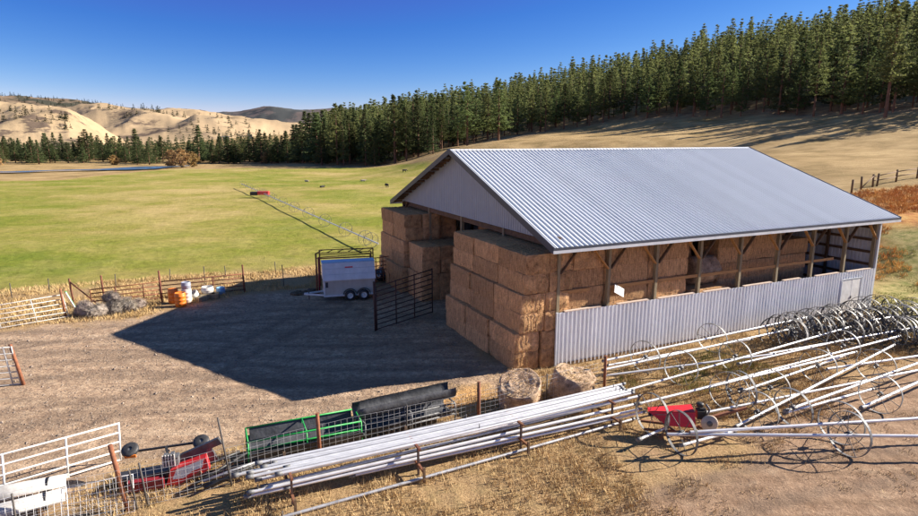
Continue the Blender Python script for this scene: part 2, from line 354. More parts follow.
def tdist(x, y, line):
    best = np.full(x.shape, 1e9)
    P = np.array(line); t = np.linspace(0, len(P)-1, (len(P)-1)*6+1); i = np.arange(len(P)); Q = np.c_[np.interp(t, i, P[:, 0]), np.interp(t, i, P[:, 1])]
    for k in range(3): Q[1:-1] = (Q[:-2]+2*Q[1:-1]+Q[2:])/4
    for (ax, ay), (bx, by) in zip(Q[:-1], Q[1:]):
        ex, ey = bx-ax, by-ay; L = ex*ex+ey*ey+1e-9; tt = np.clip(((x-ax)*ex+(y-ay)*ey)/L, 0, 1); best = np.minimum(best, (x-ax-tt*ex)**2+(y-ay-tt*ey)**2)
    return np.sqrt(best)
def ground():
    az = np.concatenate([np.radians(np.arange(-180, -52, 4.)), np.radians(np.arange(-52, 52, .22)), np.radians(np.arange(52, 180, 4.))])
    rr = [0.]; r = 6.
    while r < 9000: rr.append(r); r *= 1.013 if r < 500 else 1.05
    rr = np.array(rr); A, R = np.meshgrid(az, rr); X = R*np.sin(A); Y = R*np.cos(A)
    Z = TZ(X, Y)
    # small relief of the yard and the rough ground
    x, y = X.ravel(), Y.ravel()
    yard = 1-sstep(-.6, .6, sdist(x, y, Z_YARD)+(fbm(x/1.5, y/1.5, 3, 11)-.5)*2.2)
    near = np.clip(1-R.ravel()/90, 0, 1)
    rel = (fbm(x/.9, y/.9, 4, 21)-.5)*.14*(1-yard*.6)+(fbm(x/.25, y/.25, 2, 23)-.5)*.05
    rut = np.zeros(len(x)); nn_ = np.flatnonzero((R.ravel() < 70) & (y > 5)); xa, ya = x[nn_], y[nn_]; wob = (fbm(xa/2.5, ya/2.5, 3, 91)-.5)*.5
    for k, ln in enumerate(TRACKS):
        dd_ = tdist(xa, ya, ln); rut[nn_] = np.maximum(rut[nn_], (1-sstep(.12, .36, np.abs(dd_-.85+wob)))*(.55+.45*fbm(xa/1.2, ya/1.2, 3, 95+k)))
    rel = rel-rut*.045
    Z = Z + (rel*near).reshape(Z.shape)
    na, nr = len(az), len(rr); idx = np.arange(na*nr).reshape(nr, na); nx = np.roll(idx, -1, axis=1)
    F = np.stack([idx[:-1], nx[:-1], nx[1:], idx[1:]], -1).reshape(-1, 4)[:, ::-1]
    me = npmesh('ground', np.c_[x, y, Z.ravel()], F, ground_mat(), True)
    nz = fbm(x/3, y/3, 4, 31)-.5; nb = fbm(x/25, y/25, 4, 33)-.5
    green = 1-sstep(-1.5, 1.5, sdist(x, y, Z_GREEN)+nz*5)
    green *= sstep(40, 60, R.ravel())*.35+.65
    gold = 1-sstep(-6, 6, sdist(x, y, Z_GOLD)+nb*18)
    gold = np.maximum(gold, sstep(120, 140, y)*(x < -10)*sstep(-2, 4, sdist(x, y, Z_GREEN)))
    orange = 1-sstep(-3, 3, sdist(x, y, Z_ORANGE)+nz*9)
    dirt = 1-sstep(-1, 1, sdist(x, y, Z_DIRT)+nz*5)
    straw = 1-sstep(-.3, .5, sdist(x, y, Z_STRAW)+nz*1.2)
    forest = 1-sstep(-6, 8, np.minimum(sdist(x, y, Z_FOR), sdist(x, y, Z_BANK))+nb*20)
    grassr = 1-sstep(-1, 2, sdist(x, y, Z_GRASSR)+nz*4)
    for nm, ch in (('za', (yard, green, gold)), ('zb', (orange, dirt, straw)), ('zc', (forest, grassr, rut))):
        at = me.color_attributes.new(nm, 'FLOAT_COLOR', 'POINT')
        at.data.foreach_set('color', np.c_[ch[0], ch[1], ch[2], np.ones(len(x))].astype(np.float32).ravel())
    tag(link('ground', me), kind='structure')
def ground_mat():
    m, nt, p = newmat('ground'); L = nt.links.new; p.inputs['Roughness'].default_value = .95; p.inputs['Specular IOR Level'].default_value = .1
    tc = N(nt, 'ShaderNodeTexCoord')
    def noise(scale, detail=6., st=(1, 1, 1), rough=.6, loc=(0, 0, 0), rot=0.):
        mp = N(nt, 'ShaderNodeMapping'); mp.inputs['Scale'].default_value = st; mp.inputs['Location'].default_value = loc; mp.inputs['Rotation'].default_value = (0, 0, rot); L(tc.outputs['Object'], mp.inputs[0])
        n = N(nt, 'ShaderNodeTexNoise', i_Scale=scale, i_Detail=detail, i_Roughness=rough); L(mp.outputs[0], n.inputs['Vector']); return n.outputs[0]
    def mixc(f, a, b, typ='MIX'):
        mx = N(nt, 'ShaderNodeMix', data_type='RGBA', blend_type=typ)
        for k, v in ((0, f), (6, a), (7, b)):
            if isinstance(v, (float, int)): mx.inputs[k].default_value = v
            elif isinstance(v, tuple): mx.inputs[k].default_value = v+(1,)
            else: L(v, mx.inputs[k])
        return mx.outputs[2]
    def rmp(src, stops): r = ramp(nt, stops); L(src, r.inputs[0]); return r.outputs[0]
    def mul(a, b):
        q = N(nt, 'ShaderNodeMath', operation='MULTIPLY'); L(a, q.inputs[0])
        if isinstance(b, float): q.inputs[1].default_value = b
        else: L(b, q.inputs[1])
        return q.outputs[0]
    def attr(nm):
        a = N(nt, 'ShaderNodeAttribute', attribute_name=nm); sp = N(nt, 'ShaderNodeSeparateColor'); L(a.outputs['Color'], sp.inputs[0]); return sp.outputs
    za, zb, zc = attr('za'), attr('zb'), attr('zc')
    fine = noise(14, 8, rough=.75); mid = noise(1.6, 6, rough=.65, loc=(3, 7, 0)); big = noise(.12, 5, rough=.6, loc=(11, 2, 0)); pat = noise(.03, 7, st=(1, 1, 1), rough=.68)
    # dry brown grass with olive tinges
    base = rmp(fine, [(.3, (.15, .09, .045)), (.5, (.36, .235, .12)), (.7, (.52, .37, .20))])
    base = mixc(mul(rmp(mid, [(.48, (0, 0, 0)), (.68, (1, 1, 1))]), .4), base, (.21, .17, .07))
    # yard
    vor = N(nt, 'ShaderNodeTexVoronoi', i_Scale=9.); L(tc.outputs['Object'], vor.inputs['Vector'])
    pebb = rmp(vor.outputs['Distance'], [(.0, (1.25, 1.22, 1.2)), (.25, (1, 1, 1)), (.6, (.72, .70, .68))])
    yard = rmp(mid, [(.3, (.39, .26, .175)), (.5, (.56, .395, .265)), (.7, (.68, .505, .35))])
    yard = mixc(.8, yard, pebb, 'MULTIPLY')
    crs = noise(4.2, 7, rough=.72, loc=(9, 4, 0)); yard = mixc(mul(rmp(crs, [(.50, (0, 0, 0)), (.60, (1, 1, 1))]), .62), yard, (.17, .115, .08)); yard = mixc(mul(rmp(crs, [(.36, (1, 1, 1)), (.43, (0, 0, 0))]), .5), yard, (.60, .47, .33))
    yard = mixc(rmp(fine, [(.56, (0, 0, 0)), (.66, (.75, .75, .75))]), yard, (.12, .09, .065))
    trk = noise(.55, 5, st=(.16, 1.9, 1), rough=.65, rot=.25)
    yard = mixc(mul(rmp(trk, [(.42, (1, 1, 1)), (.56, (0, 0, 0))]), .45), yard, (.17, .125, .09))
    yard = mixc(mul(rmp(trk, [(.56, (0, 0, 0)), (.7, (1, 1, 1))]), .5), yard, (.47, .37, .27))
    col = mixc(za[0], base, yard)
    # green pasture
    g1 = rmp(pat, [(.36, (.145, .185, .022)), (.44, (.20, .215, .03)), (.52, (.28, .245, .06)), (.61, (.42, .32, .13))])
    st = noise(.11, 8, st=(1, 1, 1), rough=.75, loc=(5, 1, 0))
    g1 = mixc(mul(rmp(st, [(.45, (0, 0, 0)), (.68, (1, 1, 1))]), .6), g1, (.41, .34, .12))
    g1 = mixc(.45, g1, rmp(noise(.9, 8, rough=.8), [(.34, (.35, .38, .35)), (.5, (.95, .95, .95)), (.66, (1.5, 1.45, 1.4))]), 'MULTIPLY')
    col = mixc(za[1], col, g1)
    gold = rmp(big, [(.34, (.24, .17, .07)), (.5, (.37, .255, .12)), (.66, (.47, .335, .165))])
    gold = mixc(.5, gold, rmp(noise(.5, 7, st=(.5, 2, 1), rough=.75), [(.3, (.55, .55, .5)), (.7, (1.3, 1.3, 1.3))]), 'MULTIPLY')
    col = mixc(za[2], col, gold)
    org = rmp(noise(.6, 6, rough=.7), [(.34, (.16, .075, .04)), (.43, (.40, .17, .055)), (.55, (.52, .28, .09)), (.66, (.55, .40, .16))])
    col = mixc(zb[0], col, org)
    dirt = rmp(mid, [(.3, (.27, .17, .11)), (.55, (.40, .27, .18)), (.75, (.48, .35, .24))])
    dirt = mixc(.6, dirt, pebb, 'MULTIPLY')
    dirt = mixc(mul(rmp(trk, [(.4, (1, 1, 1)), (.52, (0, 0, 0))]), .5), dirt, (.17, .11, .07))
    col = mixc(zb[1], col, dirt)
    col = mixc(zb[2], col, rmp(fine, [(.3, (.3, .15, .05)), (.5, (.55, .32, .13)), (.7, (.7, .45, .22))]))
    flo = rmp(noise(.3, 6, rough=.7), [(.33, (.17, .11, .07)), (.52, (.36, .25, .14)), (.68, (.50, .36, .20))])
    col = mixc(zc[0], col, flo)
    gr = rmp(mid, [(.35, (.19, .19, .055)), (.6, (.38, .31, .13))])
    col = mixc(zc[1], col, gr)
    col = mixc(mul(zc[2], .75), col, (.20, .14, .10))
    L(col, p.inputs['Base Color'])
    hsum = N(nt, 'ShaderNodeMath', operation='ADD'); L(fine, hsum.inputs[0]); L(mul(mid, 2.), hsum.inputs[1])
    b = N(nt, 'ShaderNodeBump', i_Strength=.7, i_Distance=.09); L(hsum.outputs[0], b.inputs['Height']); L(b.outputs[0], p.inputs['Normal'])
    return m
ground()
# river
def river():
    m = MB(); segs = [(-40, 172.5, 2.2), (10, 172.5, 1.6), (28, 172, 2.0), (50, 171, 1.2), (100, 170, 1.8), (120, 169.2, 3.4), (140, 168.4, 4.6), (158, 167.8, 3.6), (170, 167, 1.6), (190, 166, 1.0)]
    L_, R_ = [], []
    for u, v, h in segs:
        a, b = G(u, v-h*.33), G(u, v+h*.33); L_.append((a.x, a.y, .20)); R_.append((b.x, b.y, .20))
    n = len(segs); m.add(L_+R_, [(i, i+1, n+i+1, n+i) for i in range(n-1)])
    tag(m.build('river', M['water']), kind='structure')
river()
# ---------------------------------------------------------------- far hills
def hillmat(name, grass, brush, bs, cover, dark=(.10, .075, .05)):
    m, nt, p = newmat(name); L = nt.links.new; p.inputs['Roughness'].default_value = .95; p.inputs['Specular IOR Level'].default_value = .1
    tc = N(nt, 'ShaderNodeTexCoord'); n1 = N(nt, 'ShaderNodeTexNoise', i_Scale=bs, i_Detail=9., i_Roughness=.68); L(tc.outputs['Object'], n1.inputs['Vector'])
    n2 = N(nt, 'ShaderNodeTexNoise', i_Scale=bs*.7, i_Detail=8., i_Roughness=.6); mp = N(nt, 'ShaderNodeMapping'); mp.inputs['Location'].default_value = (500, 33, 3); L(tc.outputs['Object'], mp.inputs[0]); L(mp.outputs[0], n2.inputs['Vector'])
    r1 = ramp(nt, [(.35, tuple(x*.72 for x in grass)), (.65, grass)]); L(n2.outputs[0], r1.inputs[0])
    r2 = ramp(nt, [(cover, (0, 0, 0)), (cover+.05, (1, 1, 1))]); L(n1.outputs[0], r2.inputs[0])
    mx = N(nt, 'ShaderNodeMix', data_type='RGBA'); L(r2.outputs[0], mx.inputs[0]); L(r1.outputs[0], mx.inputs[6]); mx.inputs[7].default_value = brush+(1,)
    L(mx.outputs[2], p.inputs['Base Color'])
    b = N(nt, 'ShaderNodeBump', i_Strength=.6, i_Distance=3.); L(n1.outputs[0], b.inputs['Height']); L(b.outputs[0], p.inputs['Normal'])
    return m
def hill(crest, dcrest, dfoot, dback, mt, amp, fs, seed, nu=260, nd=70):
    us = np.linspace(crest[0][0], crest[-1][0], nu); cv = np.interp(us, [c[0] for c in crest], [c[1] for c in crest])
    V = []
    for j in range(nd):
        t = j/(nd-1)
        d = dfoot+(dback-dfoot)*t
        for u, v in zip(us, cv):
            x, y = az_pt(u, d)
            zc = zv(dcrest, v)+3
            tt = (d-dfoot)/(dcrest-dfoot)
            if tt < 1: pr = math.sin(PI/2*tt)**1.25
            else: pr = 1-.5*((d-dcrest)/(dback-dcrest))**2
            n1 = mnoise.ridged_multi_fractal(Vector((x*fs*.7, y*fs*.4, seed)), 1.5, 2.1, 4, 1., 1.6)-1.1
            n2 = mnoise.fractal(Vector((x*fs*4, y*fs*4, seed+9)), 1., 2., 5)
            z = -4+(zc+4)*pr+n1*amp*1.0*min(1, tt*2)*(1 if tt < .9 else max(.25, 1-abs(tt-1)))*(.35 if tt > .93 else 1)+n2*amp*.12*min(1, tt*3)
            V.append((x, y, z))
    idx = np.arange(nu*nd).reshape(nd, nu)
    F = np.stack([idx[:-1, :-1], idx[:-1, 1:], idx[1:, 1:], idx[1:, :-1]], -1).reshape(-1, 4)
    V = np.array(V)
    tag(link('hills', npmesh('hills', V, F, mt, True)), kind='structure'); return V, us, idx
hA, usA, ixA = hill([(-330, 96), (-200, 98), (-80, 103), (0, 104.5), (33, 107), (60, 110), (85, 114), (110, 127), (131, 141), (150, 152), (165, 161)], 620, 380, 900, hillmat('hill_grass', (.47, .345, .205), (.13, .095, .07), .022, .545), 16, .012, 2.)
hB, usB, ixB = hill([(-60, 120), (40, 117), (60, 115), (98, 110), (125, 110), (147, 112), (170, 111.5), (186, 111), (210, 111), (229, 113), (260, 116), (294, 120), (330, 128), (380, 140), (420, 150)], 1100, 520, 1500, hillmat('hill_grass_far', (.47, .345, .21), (.13, .095, .07), .012, .55), 34, .006, 5.)
hC, usC, ixC = hill([(-330, 94), (-100, 95), (0, 97), (49, 98.5), (98, 101), (130, 104.5), (150, 108), (200, 117), (240, 126)], 1900, 1300, 2400, hillmat('wooded_ridge', (.22, .16, .11), (.055, .055, .04), .009, .47), 40, .0035, 8.)
hD, usD, ixD = hill([(190, 122), (220, 117), (235, 114), (262, 111), (281, 109), (300, 111), (325, 109.5), (345, 111), (370, 110), (400, 112), (460, 118), (600, 130)], 4500, 3300, 5500, hillmat('mountain_forest', (.16, .13, .12), (.065, .07, .07), .004, .45), 70, .0016, 12.)
# ---------------------------------------------------------------- barn
def BL(a, b, z=0.): return Vector((BX+a*_cy-b*_sy, BY+a*_sy+b*_cy, z))
BLN, BWD, HE, HR, OW, OG, HP = 22.763, 20.62, 5.88, 9.584, .66, .712, 2.563
KS = (HR-HE)/(BWD/2)
def zroof(b): return HR-KS*abs(b-BWD/2)
def rib_profile(x0, x1, step, h, wr):
    out = []; x = x0
    while x < x1-1e-6:
        for dx, dz in ((0, 0), (step*.5-wr*.5-.012, 0), (step*.5-wr*.5, h), (step*.5+wr*.5, h), (step*.5+wr*.5+.012, 0)):
            if x+dx <= x1: out.append((x+dx, dz))
        x += step
    out.append((x1, 0)); return out
def ribbed(pa, pb, prof, normal, direc):    # sheet swept from line pa to line pb; profile offsets along direc and normal
    m = MB(); n = len(prof)
    for P in (pa, pb):
        for q, h in prof: m.v.append(tuple(Vector(P)+Vector(direc)*q+Vector(normal)*h))
    for i in range(n-1): m.f.append((i, i+1, n+i+1, n+i)); m.sm.append(False); m.mi.append(0)
    return m
def barn():
    B = empty('hay_shed', (BX, BY, 0), YAW, 'large open-sided hay shed with grey-blue ribbed metal roof and wooden posts', 'hay shed')
    # roof
    up = Vector((0, KS, 1)).normalized()
    for sgn in (1, -1):
        nrm = Vector((0, -KS*sgn, 1)).normalized(); prof = rib_profile(0, BLN+2*OG, .262, .06, .032)
        be = -OW if sgn == 1 else BWD+OW
        m = ribbed((-OG, be, zroof(be)), (-OG, BWD/2, HR), prof, nrm, (1, 0, 0))
        m.build('roof_panel', M['roof'], B)
    m = MB()
    m.add([(-OG-.02, BWD/2-.22, HR-.22*KS+.045), (-OG-.02, BWD/2, HR+.055), (-OG-.02, BWD/2+.22, HR-.22*KS+.045), (BLN+OG+.02, BWD/2-.22, HR-.22*KS+.045), (BLN+OG+.02, BWD/2, HR+.055), (BLN+OG+.02, BWD/2+.22, HR-.22*KS+.045)], [(0, 1, 4, 3), (1, 2, 5, 4)])
    m.build('ridge_cap', M['roof'], B)
    for a in (-OG-.03, BLN+OG+.03):
        for s in (0, 1):
            b0 = -OW-.02 if s == 0 else BWD+OW+.02
            MB().beam((a, b0, zroof(b0)-.07), (a, BWD/2, HR-.07), .05, .30).build('rake_trim', M['trim_dark'], B)
            MB().beam((a+(.07 if a < 0 else -.07), b0, zroof(b0)+.035), (a+(.07 if a < 0 else -.07), BWD/2, HR+.035), .10, .02).build('rake_cap', M['trim_light'], B)
    for b in (-OW-.03, BWD+OW+.03):
        MB().beam((-OG-.05, b, zroof(b)-.02), (BLN+OG+.05, b, zroof(b)-.02), .06, .11).build('eave_trim', M['trim_dark'], B)
        MB().beam((-OG-.05, b-.012 if b < 0 else b+.012, zroof(b)-.145), (BLN+OG+.05, b-.012 if b < 0 else b+.012, zroof(b)-.145), .05, .13).build('fascia', M['trim_light'], B)
    # purlins and trusses
    for s in (0, 1):
        for k in range(13):
            b = -.35+k*.83 if s == 0 else BWD+.35-k*.83
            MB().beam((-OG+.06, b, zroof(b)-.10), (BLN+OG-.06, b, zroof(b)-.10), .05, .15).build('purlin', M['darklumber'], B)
    for i in range(9):
        a = i*BLN/8; a = min(max(a, .12), BLN-.22); m = MB()
        m.beam((a, .1, HE-.33), (a, BWD-.1, HE-.33), .07, .26)
        for s in (0, 1):
            m.beam((a, .1 if s == 0 else BWD-.1, HE-.22), (a, BWD/2, HR-.3), .07, .22)
            for b0, b1 in ((3.4, 5.2), (6.9, 5.2), (6.9, 8.9)):
                q0, q1 = (b0, b1) if s == 0 else (BWD-b0, BWD-b1)
                m.beam((a, q0, HE-.2), (a, q1, zroof(q1)-.3), .06, .14)
        m.beam((a, BWD/2, HE-.2), (a, BWD/2, HR-.4), .06, .14)
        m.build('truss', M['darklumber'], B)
    # posts
    for i in range(9):
        a = i*BLN/8; a = .05 if i == 0 else (BLN-.14 if i == 8 else a)
        MB().box((a, .10, HE/2-.12), (.15, .19, HE-.26)).build('post', M['post'], B)
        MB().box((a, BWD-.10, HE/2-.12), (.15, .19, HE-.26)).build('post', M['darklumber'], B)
        if i < 8:
            a2 = (i+1)*BLN/8
            MB().beam((a+.08, .03, HE-1.55), (a+1.05, .03, HE-.42), .05, .16, (0, 1, 0)).build('knee_brace', M['darklumber'], B)  # brace in shade: the shade is put into the darker wood colour
            MB().beam((a2-.08, .03, HE-1.55), (a2-1.05, .03, HE-.42), .05, .16, (0, 1, 0)).build('knee_brace', M['lumber'], B)  # sunlit brace: the light is put into the orange wood colour
            r = random.Random(i); L0, L1 = a+.09, a2-.09
            if i == 0: L1 = a+1.75
            if i == 6: L1 = a+1.9
            if i == 7: L1 = a+.001+1.1
            if i != 7: MB().beam((L0, .09, 3.42+.02*r.random()), (L1, .09, 3.42+.03*r.random()), .06, .15).build('side_rail', M['lumber'], B)
            # cap boards on the low wall
            MB().beam((a+.12+.5*r.random(), -.02, HP+.02), (a2-.3-.7*r.random(), -.02, HP+.03), .17, .04).build('cap_board', M['paleboard'], B)
    MB().beam((0, .0, HE-.30), (BLN, .0, HE-.30), .05, .24).build('eave_beam', M['darklumber'], B)
    for b, zt in ((BWD/2, HE+.1), (BWD*.75, HE), (BWD*.25, HE)):
        MB().box((.1, b, zt/2), (.16, .16, zt)).build('post', M['post'], B)
    MB().beam((.05, 0, HE-.02), (.05, BWD, HE-.02), .07, .24).build('gable_beam', M['darklumber'], B)
    MB().beam((.0, BWD-.1, HE-1.3), (.0, BWD-1.2, HE-.15), .05, .14, (1, 0, 0)).build('knee_brace', M['darklumber'], B)
    # low ribbed wall with door
    prof = rib_profile(0, BLN+.04, .2285, .06, .045)
    ribbed((-.02, -.045, .03), (-.02, -.045, HP), prof, (0, -1, 0), (1, 0, 0)).build('low_wall', M['siding'], B)
    MB().box((-.03, -.055, HP/2+.01), (.10, .09, HP)).build('corner_trim', M['trim_light'], B)
    MB().box((BLN+.03, -.03, HE/2-.1), (.12, .14, HE-.2)).build('corner_trim', M['trim_light'], B)
    MB().beam((0, -.085, .09), (BLN, -.085, .09), .03, .14).build('skirt_board', M['darklumber'], B)
    d = empty('door', (0, 0, 0)); d.parent = B
    for k in range(2):
        MB().box((20.22+.87*k, -.095, 1.05), (.82, .045, 2.02)).build('door_leaf', M['white'], d)
    m = MB()
    for a in (19.76, 21.55): m.box((a, -.10, 1.07), (.07, .07, 2.12))
    m.box((20.655, -.10, 2.13), (1.86, .07, .07)); m.build('door_frame', M['trim_light'], d)
    MB().box((20.70, -.135, 1.0), (.03, .04, .16)).build('handle', M['galvdark'], d)
    # end wall and back wall
    for nm, a, e in (('end_wall', BLN, 1),):
        pr = rib_profile(0, BWD, .2285, .028, .075); m = MB(); n = len(pr)
        for z in (0, 1):
            for q, h in pr: m.v.append((a+.03+h, q, .03 if z == 0 else zroof(q)-.06))
        for i in range(n-1): m.f.append((i, i+1, n+i+1, n+i)); m.sm.append(False); m.mi.append(0)
        m.build(nm, M['endwall'], B)
    for z in (.5, 1.25, 2.0, 2.75, 3.5, 4.25, 5.0, 5.7):
        MB().beam((BLN-.03, .2, z), (BLN-.03, BWD-.2, z), .07, .16).build('girt', M['lumber' if 0 else 'rust'] if 0 else M['darklumber'], B)
    for b in (2.9, 5.8, 8.7, 11.6, 14.5, 17.4): MB().box((BLN-.14, b, HE/2), (.15, .15, HE)).build('post', M['darklumber'], B)
    ribbed((-.02, BWD+.045, .03), (-.02, BWD+.045, HE+.05), prof, (0, 1, 0), (1, 0, 0)).build('back_wall', M['siding'], B)
    # gable panel
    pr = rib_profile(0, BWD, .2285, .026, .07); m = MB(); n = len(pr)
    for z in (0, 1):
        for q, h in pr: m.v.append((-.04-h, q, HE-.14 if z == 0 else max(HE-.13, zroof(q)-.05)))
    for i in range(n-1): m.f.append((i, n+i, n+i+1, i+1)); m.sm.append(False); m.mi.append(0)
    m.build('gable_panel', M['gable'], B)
    # lookouts under the rake
    for s in (0, 1):
        for k in range(17):
            b = .3+k*.62 if s == 0 else BWD-.3-k*.62
            MB().box((-OG/2-.03, b, zroof(b)-.11), (OG-.12, .07, .12)).build('lookout', M['darklumber'], B)
    return B
barn()
# notice board hung on the rail
nb_ = empty('notice_card', BL(3.35, -.12, 3.05), YAW, 'small white tilted card hanging at the second post of the hay shed', 'card')
Rn = Matrix.Rotation(.5, 3, 'Y') @ Matrix.Rotation(-.5, 3, 'X')
MB().box((0, 0, .2), (.62, .03, .42), Rn).build('card', M['white'], nb_)
MB().tube([(-.1, 0, .35), (-.1, .1, .5)], .012, 5).build('hook', M['galvdark'], nb_)
# ---------------------------------------------------------------- square bales
def bale_mesh(name, L, Wd, H, seed, mt, sag=.03, fuzz=700):
    r = random.Random(seed); nx, ny, nz = 16, 8, 6; m = MB()
    def f(x, y, z):       # rounded block with noise and string grooves
        p = Vector((x, y, z)); q = Vector((x/(L/2), y/(Wd/2), z/(H/2)))
        k = 26.; n = (abs(q.x)**40+abs(q.y)**k+abs(q.z)**k)**(1/k) or 1; mx = max(abs(q.x), abs(q.y), abs(q.z)); p = p*(mx/n if n > 0 else 1)
        nn = mnoise.noise(Vector((x*1.3+seed*7, y*1.3, z*1.3)))*.05+mnoise.noise(Vector((x*5+seed, y*5, z*5)))*.03
        p += p.normalized()*nn
        for t in range(1, 5):
            if abs(y-(-Wd/2+Wd*t/5)) < Wd*.03: p.z *= .975
        return p
    faces = [(0, 1, 2), (1, 2, 0), (2, 0, 1)]; dims = (L, Wd, H); ns = (nx, ny, nz)
    for ax, a1, a2 in faces:
        for s in (-1, 1):
            n1, n2 = ns[a1], ns[a2]; vs = []
            for i in range(n1+1):
                for j in range(n2+1):
                    c = [0, 0, 0]; c[ax] = s*dims[ax]/2; c[a1] = -dims[a1]/2+dims[a1]*i/n1; c[a2] = -dims[a2]/2+dims[a2]*j/n2
                    vs.append(f(*c))
            fs = []
            for i in range(n1):
                for j in range(n2):
                    a = i*(n2+1)+j; q = (a, a+n2+1, a+n2+2, a+1); fs.append(q if s > 0 else q[::-1])
            m.add(vs, fs, True)
    for k in range(fuzz):
        ax = r.choice((0, 1, 2, 0, 1)); s = r.choice((-1, 1)); c = [r.uniform(-.5, .5)*dims[i]*.97 for i in range(3)]; c[ax] = s*dims[ax]/2*.985
        p = Vector(c); d = Vector((r.gauss(0, .6), r.gauss(0, .6), r.gauss(-.2, .6))); d[ax] = s*abs(d[ax])+s*.25; d.normalize(); l = r.uniform(.05, .13); t = d.orthogonal().normalized()*.012
        m.add([p-t, p+t, p+d*l], [(0, 1, 2)], mi=1)
    for t in range(1, 6):                                            # twine loops
        y = -Wd/2+Wd*t/6; e = .006
        for x0, z0, x1, z1 in ((-L/2-.012, -H/2+.05, -L/2-.012, H/2-.05), (L/2+.012, -H/2+.05, L/2+.012, H/2-.05), (-L/2+.05, H/2+.012, L/2-.05, H/2+.012)):
            m.tube([(x0, y, z0), ((x0+x1)/2, y+.01, (z0+z1)/2), (x1, y, z1)], .009, 3, False, mi=1)
    return m.mesh(name, [mt, M['strand']])
BM = [bale_mesh('square_bale', 2.54, 1.26, .90, s, M['hay']) for s in range(5)]
BM += [bale_mesh('square_bale', 2.52, 1.24, .885, s+9, M['haydark']) for s in range(2)]
words = ['bottom', 'second', 'third', 'fourth', 'fifth', 'top']
def bale(a, b, z, label, group, rot=0., dark=False, tilt=0.):
    k = random.randrange(5) if not dark else 5+random.randrange(2)
    # rot 0: long side along the gable (b axis); rot 90: long side along the shed
    o = link('hay_bale', BM[k], None, BL(a+random.uniform(-.03, .03), b+random.uniform(-.02, .02), round(z/.885)//2*1.77+(round(z/.885) % 2)*.865+.445), (tilt, 0, YAW+rot+random.uniform(-.025, .025)+(PI if random.random() < .5 else 0)))
    return tag(o, label, 'hay bale', group)
g1 = 'square hay bales in the near stack at the open gable'
cols = ['corner', 'middle', 'inner']
for lay in range(6):
    t = lay//2
    for k in range(3):
        off = (-.2, 0, .2)[t]
        bale(-1.22+off, 1.32+k*2.58+(.12, 0, -.03)[t], lay*.885, f'tan bale, {words[lay]} layer of the near gable stack, {cols[k]} column on open face', g1, PI/2)
    for r_ in range(1, 3):
        for k in range(3):
            if r_ == 1 and (k == 0 or lay >= 4) or (lay == 5):
                bale(-1.22+(-.15, 0, .17)[t]+1.27*r_, 1.32+k*2.58, lay*.885, f'tan bale, {words[lay]} layer of near gable stack, {cols[k]} column, {"second" if r_==1 else "third"} row inward', g1, PI/2)
g2 = 'square hay bales in the far stack at the open gable'
for lay in range(6):
    t = lay//2
    for k in range(2):
        for r_ in range(2):
            bale(-1.2+(-.2, 0, .12)[t]+1.27*r_, 19.25-k*2.56, lay*.885, f'brown square bale, {words[lay]} layer of the far gable stack, {"outer" if k==0 else "inner"} column, {"front" if r_==0 else "second"} row', g2, PI/2)
    if lay < 4:
        for r_ in range(3):
            bale(-.85+(-.1, 0)[t]+1.27*r_, 14.1, lay*.885, f'brown bale, {words[lay]} layer of the step beside the far stack, {("front","second","third")[r_]} row', g2, PI/2)
g3 = 'square hay bales set back in the passage of the shed'
for lay in range(6):
    for k in range(3):
        if k < 2 or lay < 6:
            bale(4.2+.0*k, 13.9-k*2.56, lay*.885, f'shaded square bale set back in the passage, {words[lay]} layer, {("left","middle","right")[k]} column', g3, PI/2)
    bale(1.55, 17.0, lay*.885, f'shaded square bale deep behind the far gable stack, {words[lay]} layer', g3, PI/2)
g4 = 'square hay bales behind the low ribbed wall'
ordn = ['first', 'second', 'third', 'fourth', 'fifth', 'sixth', 'seventh', 'eighth', 'ninth']
for k, (a, top, b) in enumerate(((1.42, 6, .80), (4.02, 6, .79), (6.6, 6, .82), (9.2, 2, 2.4), (9.45, 3, .80), (11.6, 2, 2.5))):
    for lay in range(top):
        if k in (0, 1) and lay == 5 and False: continue
        bale(a, b, lay*.885, f'square bale behind the low wall, {words[lay]} layer, {ordn[k]} column from the gable corner', g4, 0)
for lay, a in ((4, 9.3), (5, 9.35), (3, 8.9)): bale(a, 3.2, lay*.885, f'square bale set back behind the fourth shed post, {words[lay]} layer', g4, 0)
for k in range(3):
    for lay in range(6):
        if lay == 5 and k == 2: continue
        bale(12.5+k*2.57, 2.0+.15*k, lay*.885, f'bale of the recessed bale wall, {words[lay]} layer, {ordn[k]} column from its left', g4, 0)
for k in range(3):
    for lay in range(6): bale(17.9-.0*k, 4.1+2.57*k, lay*.885, f'bale on right end of recessed bale wall, {words[lay]} layer, {ordn[k]} from front', g4, PI/2)
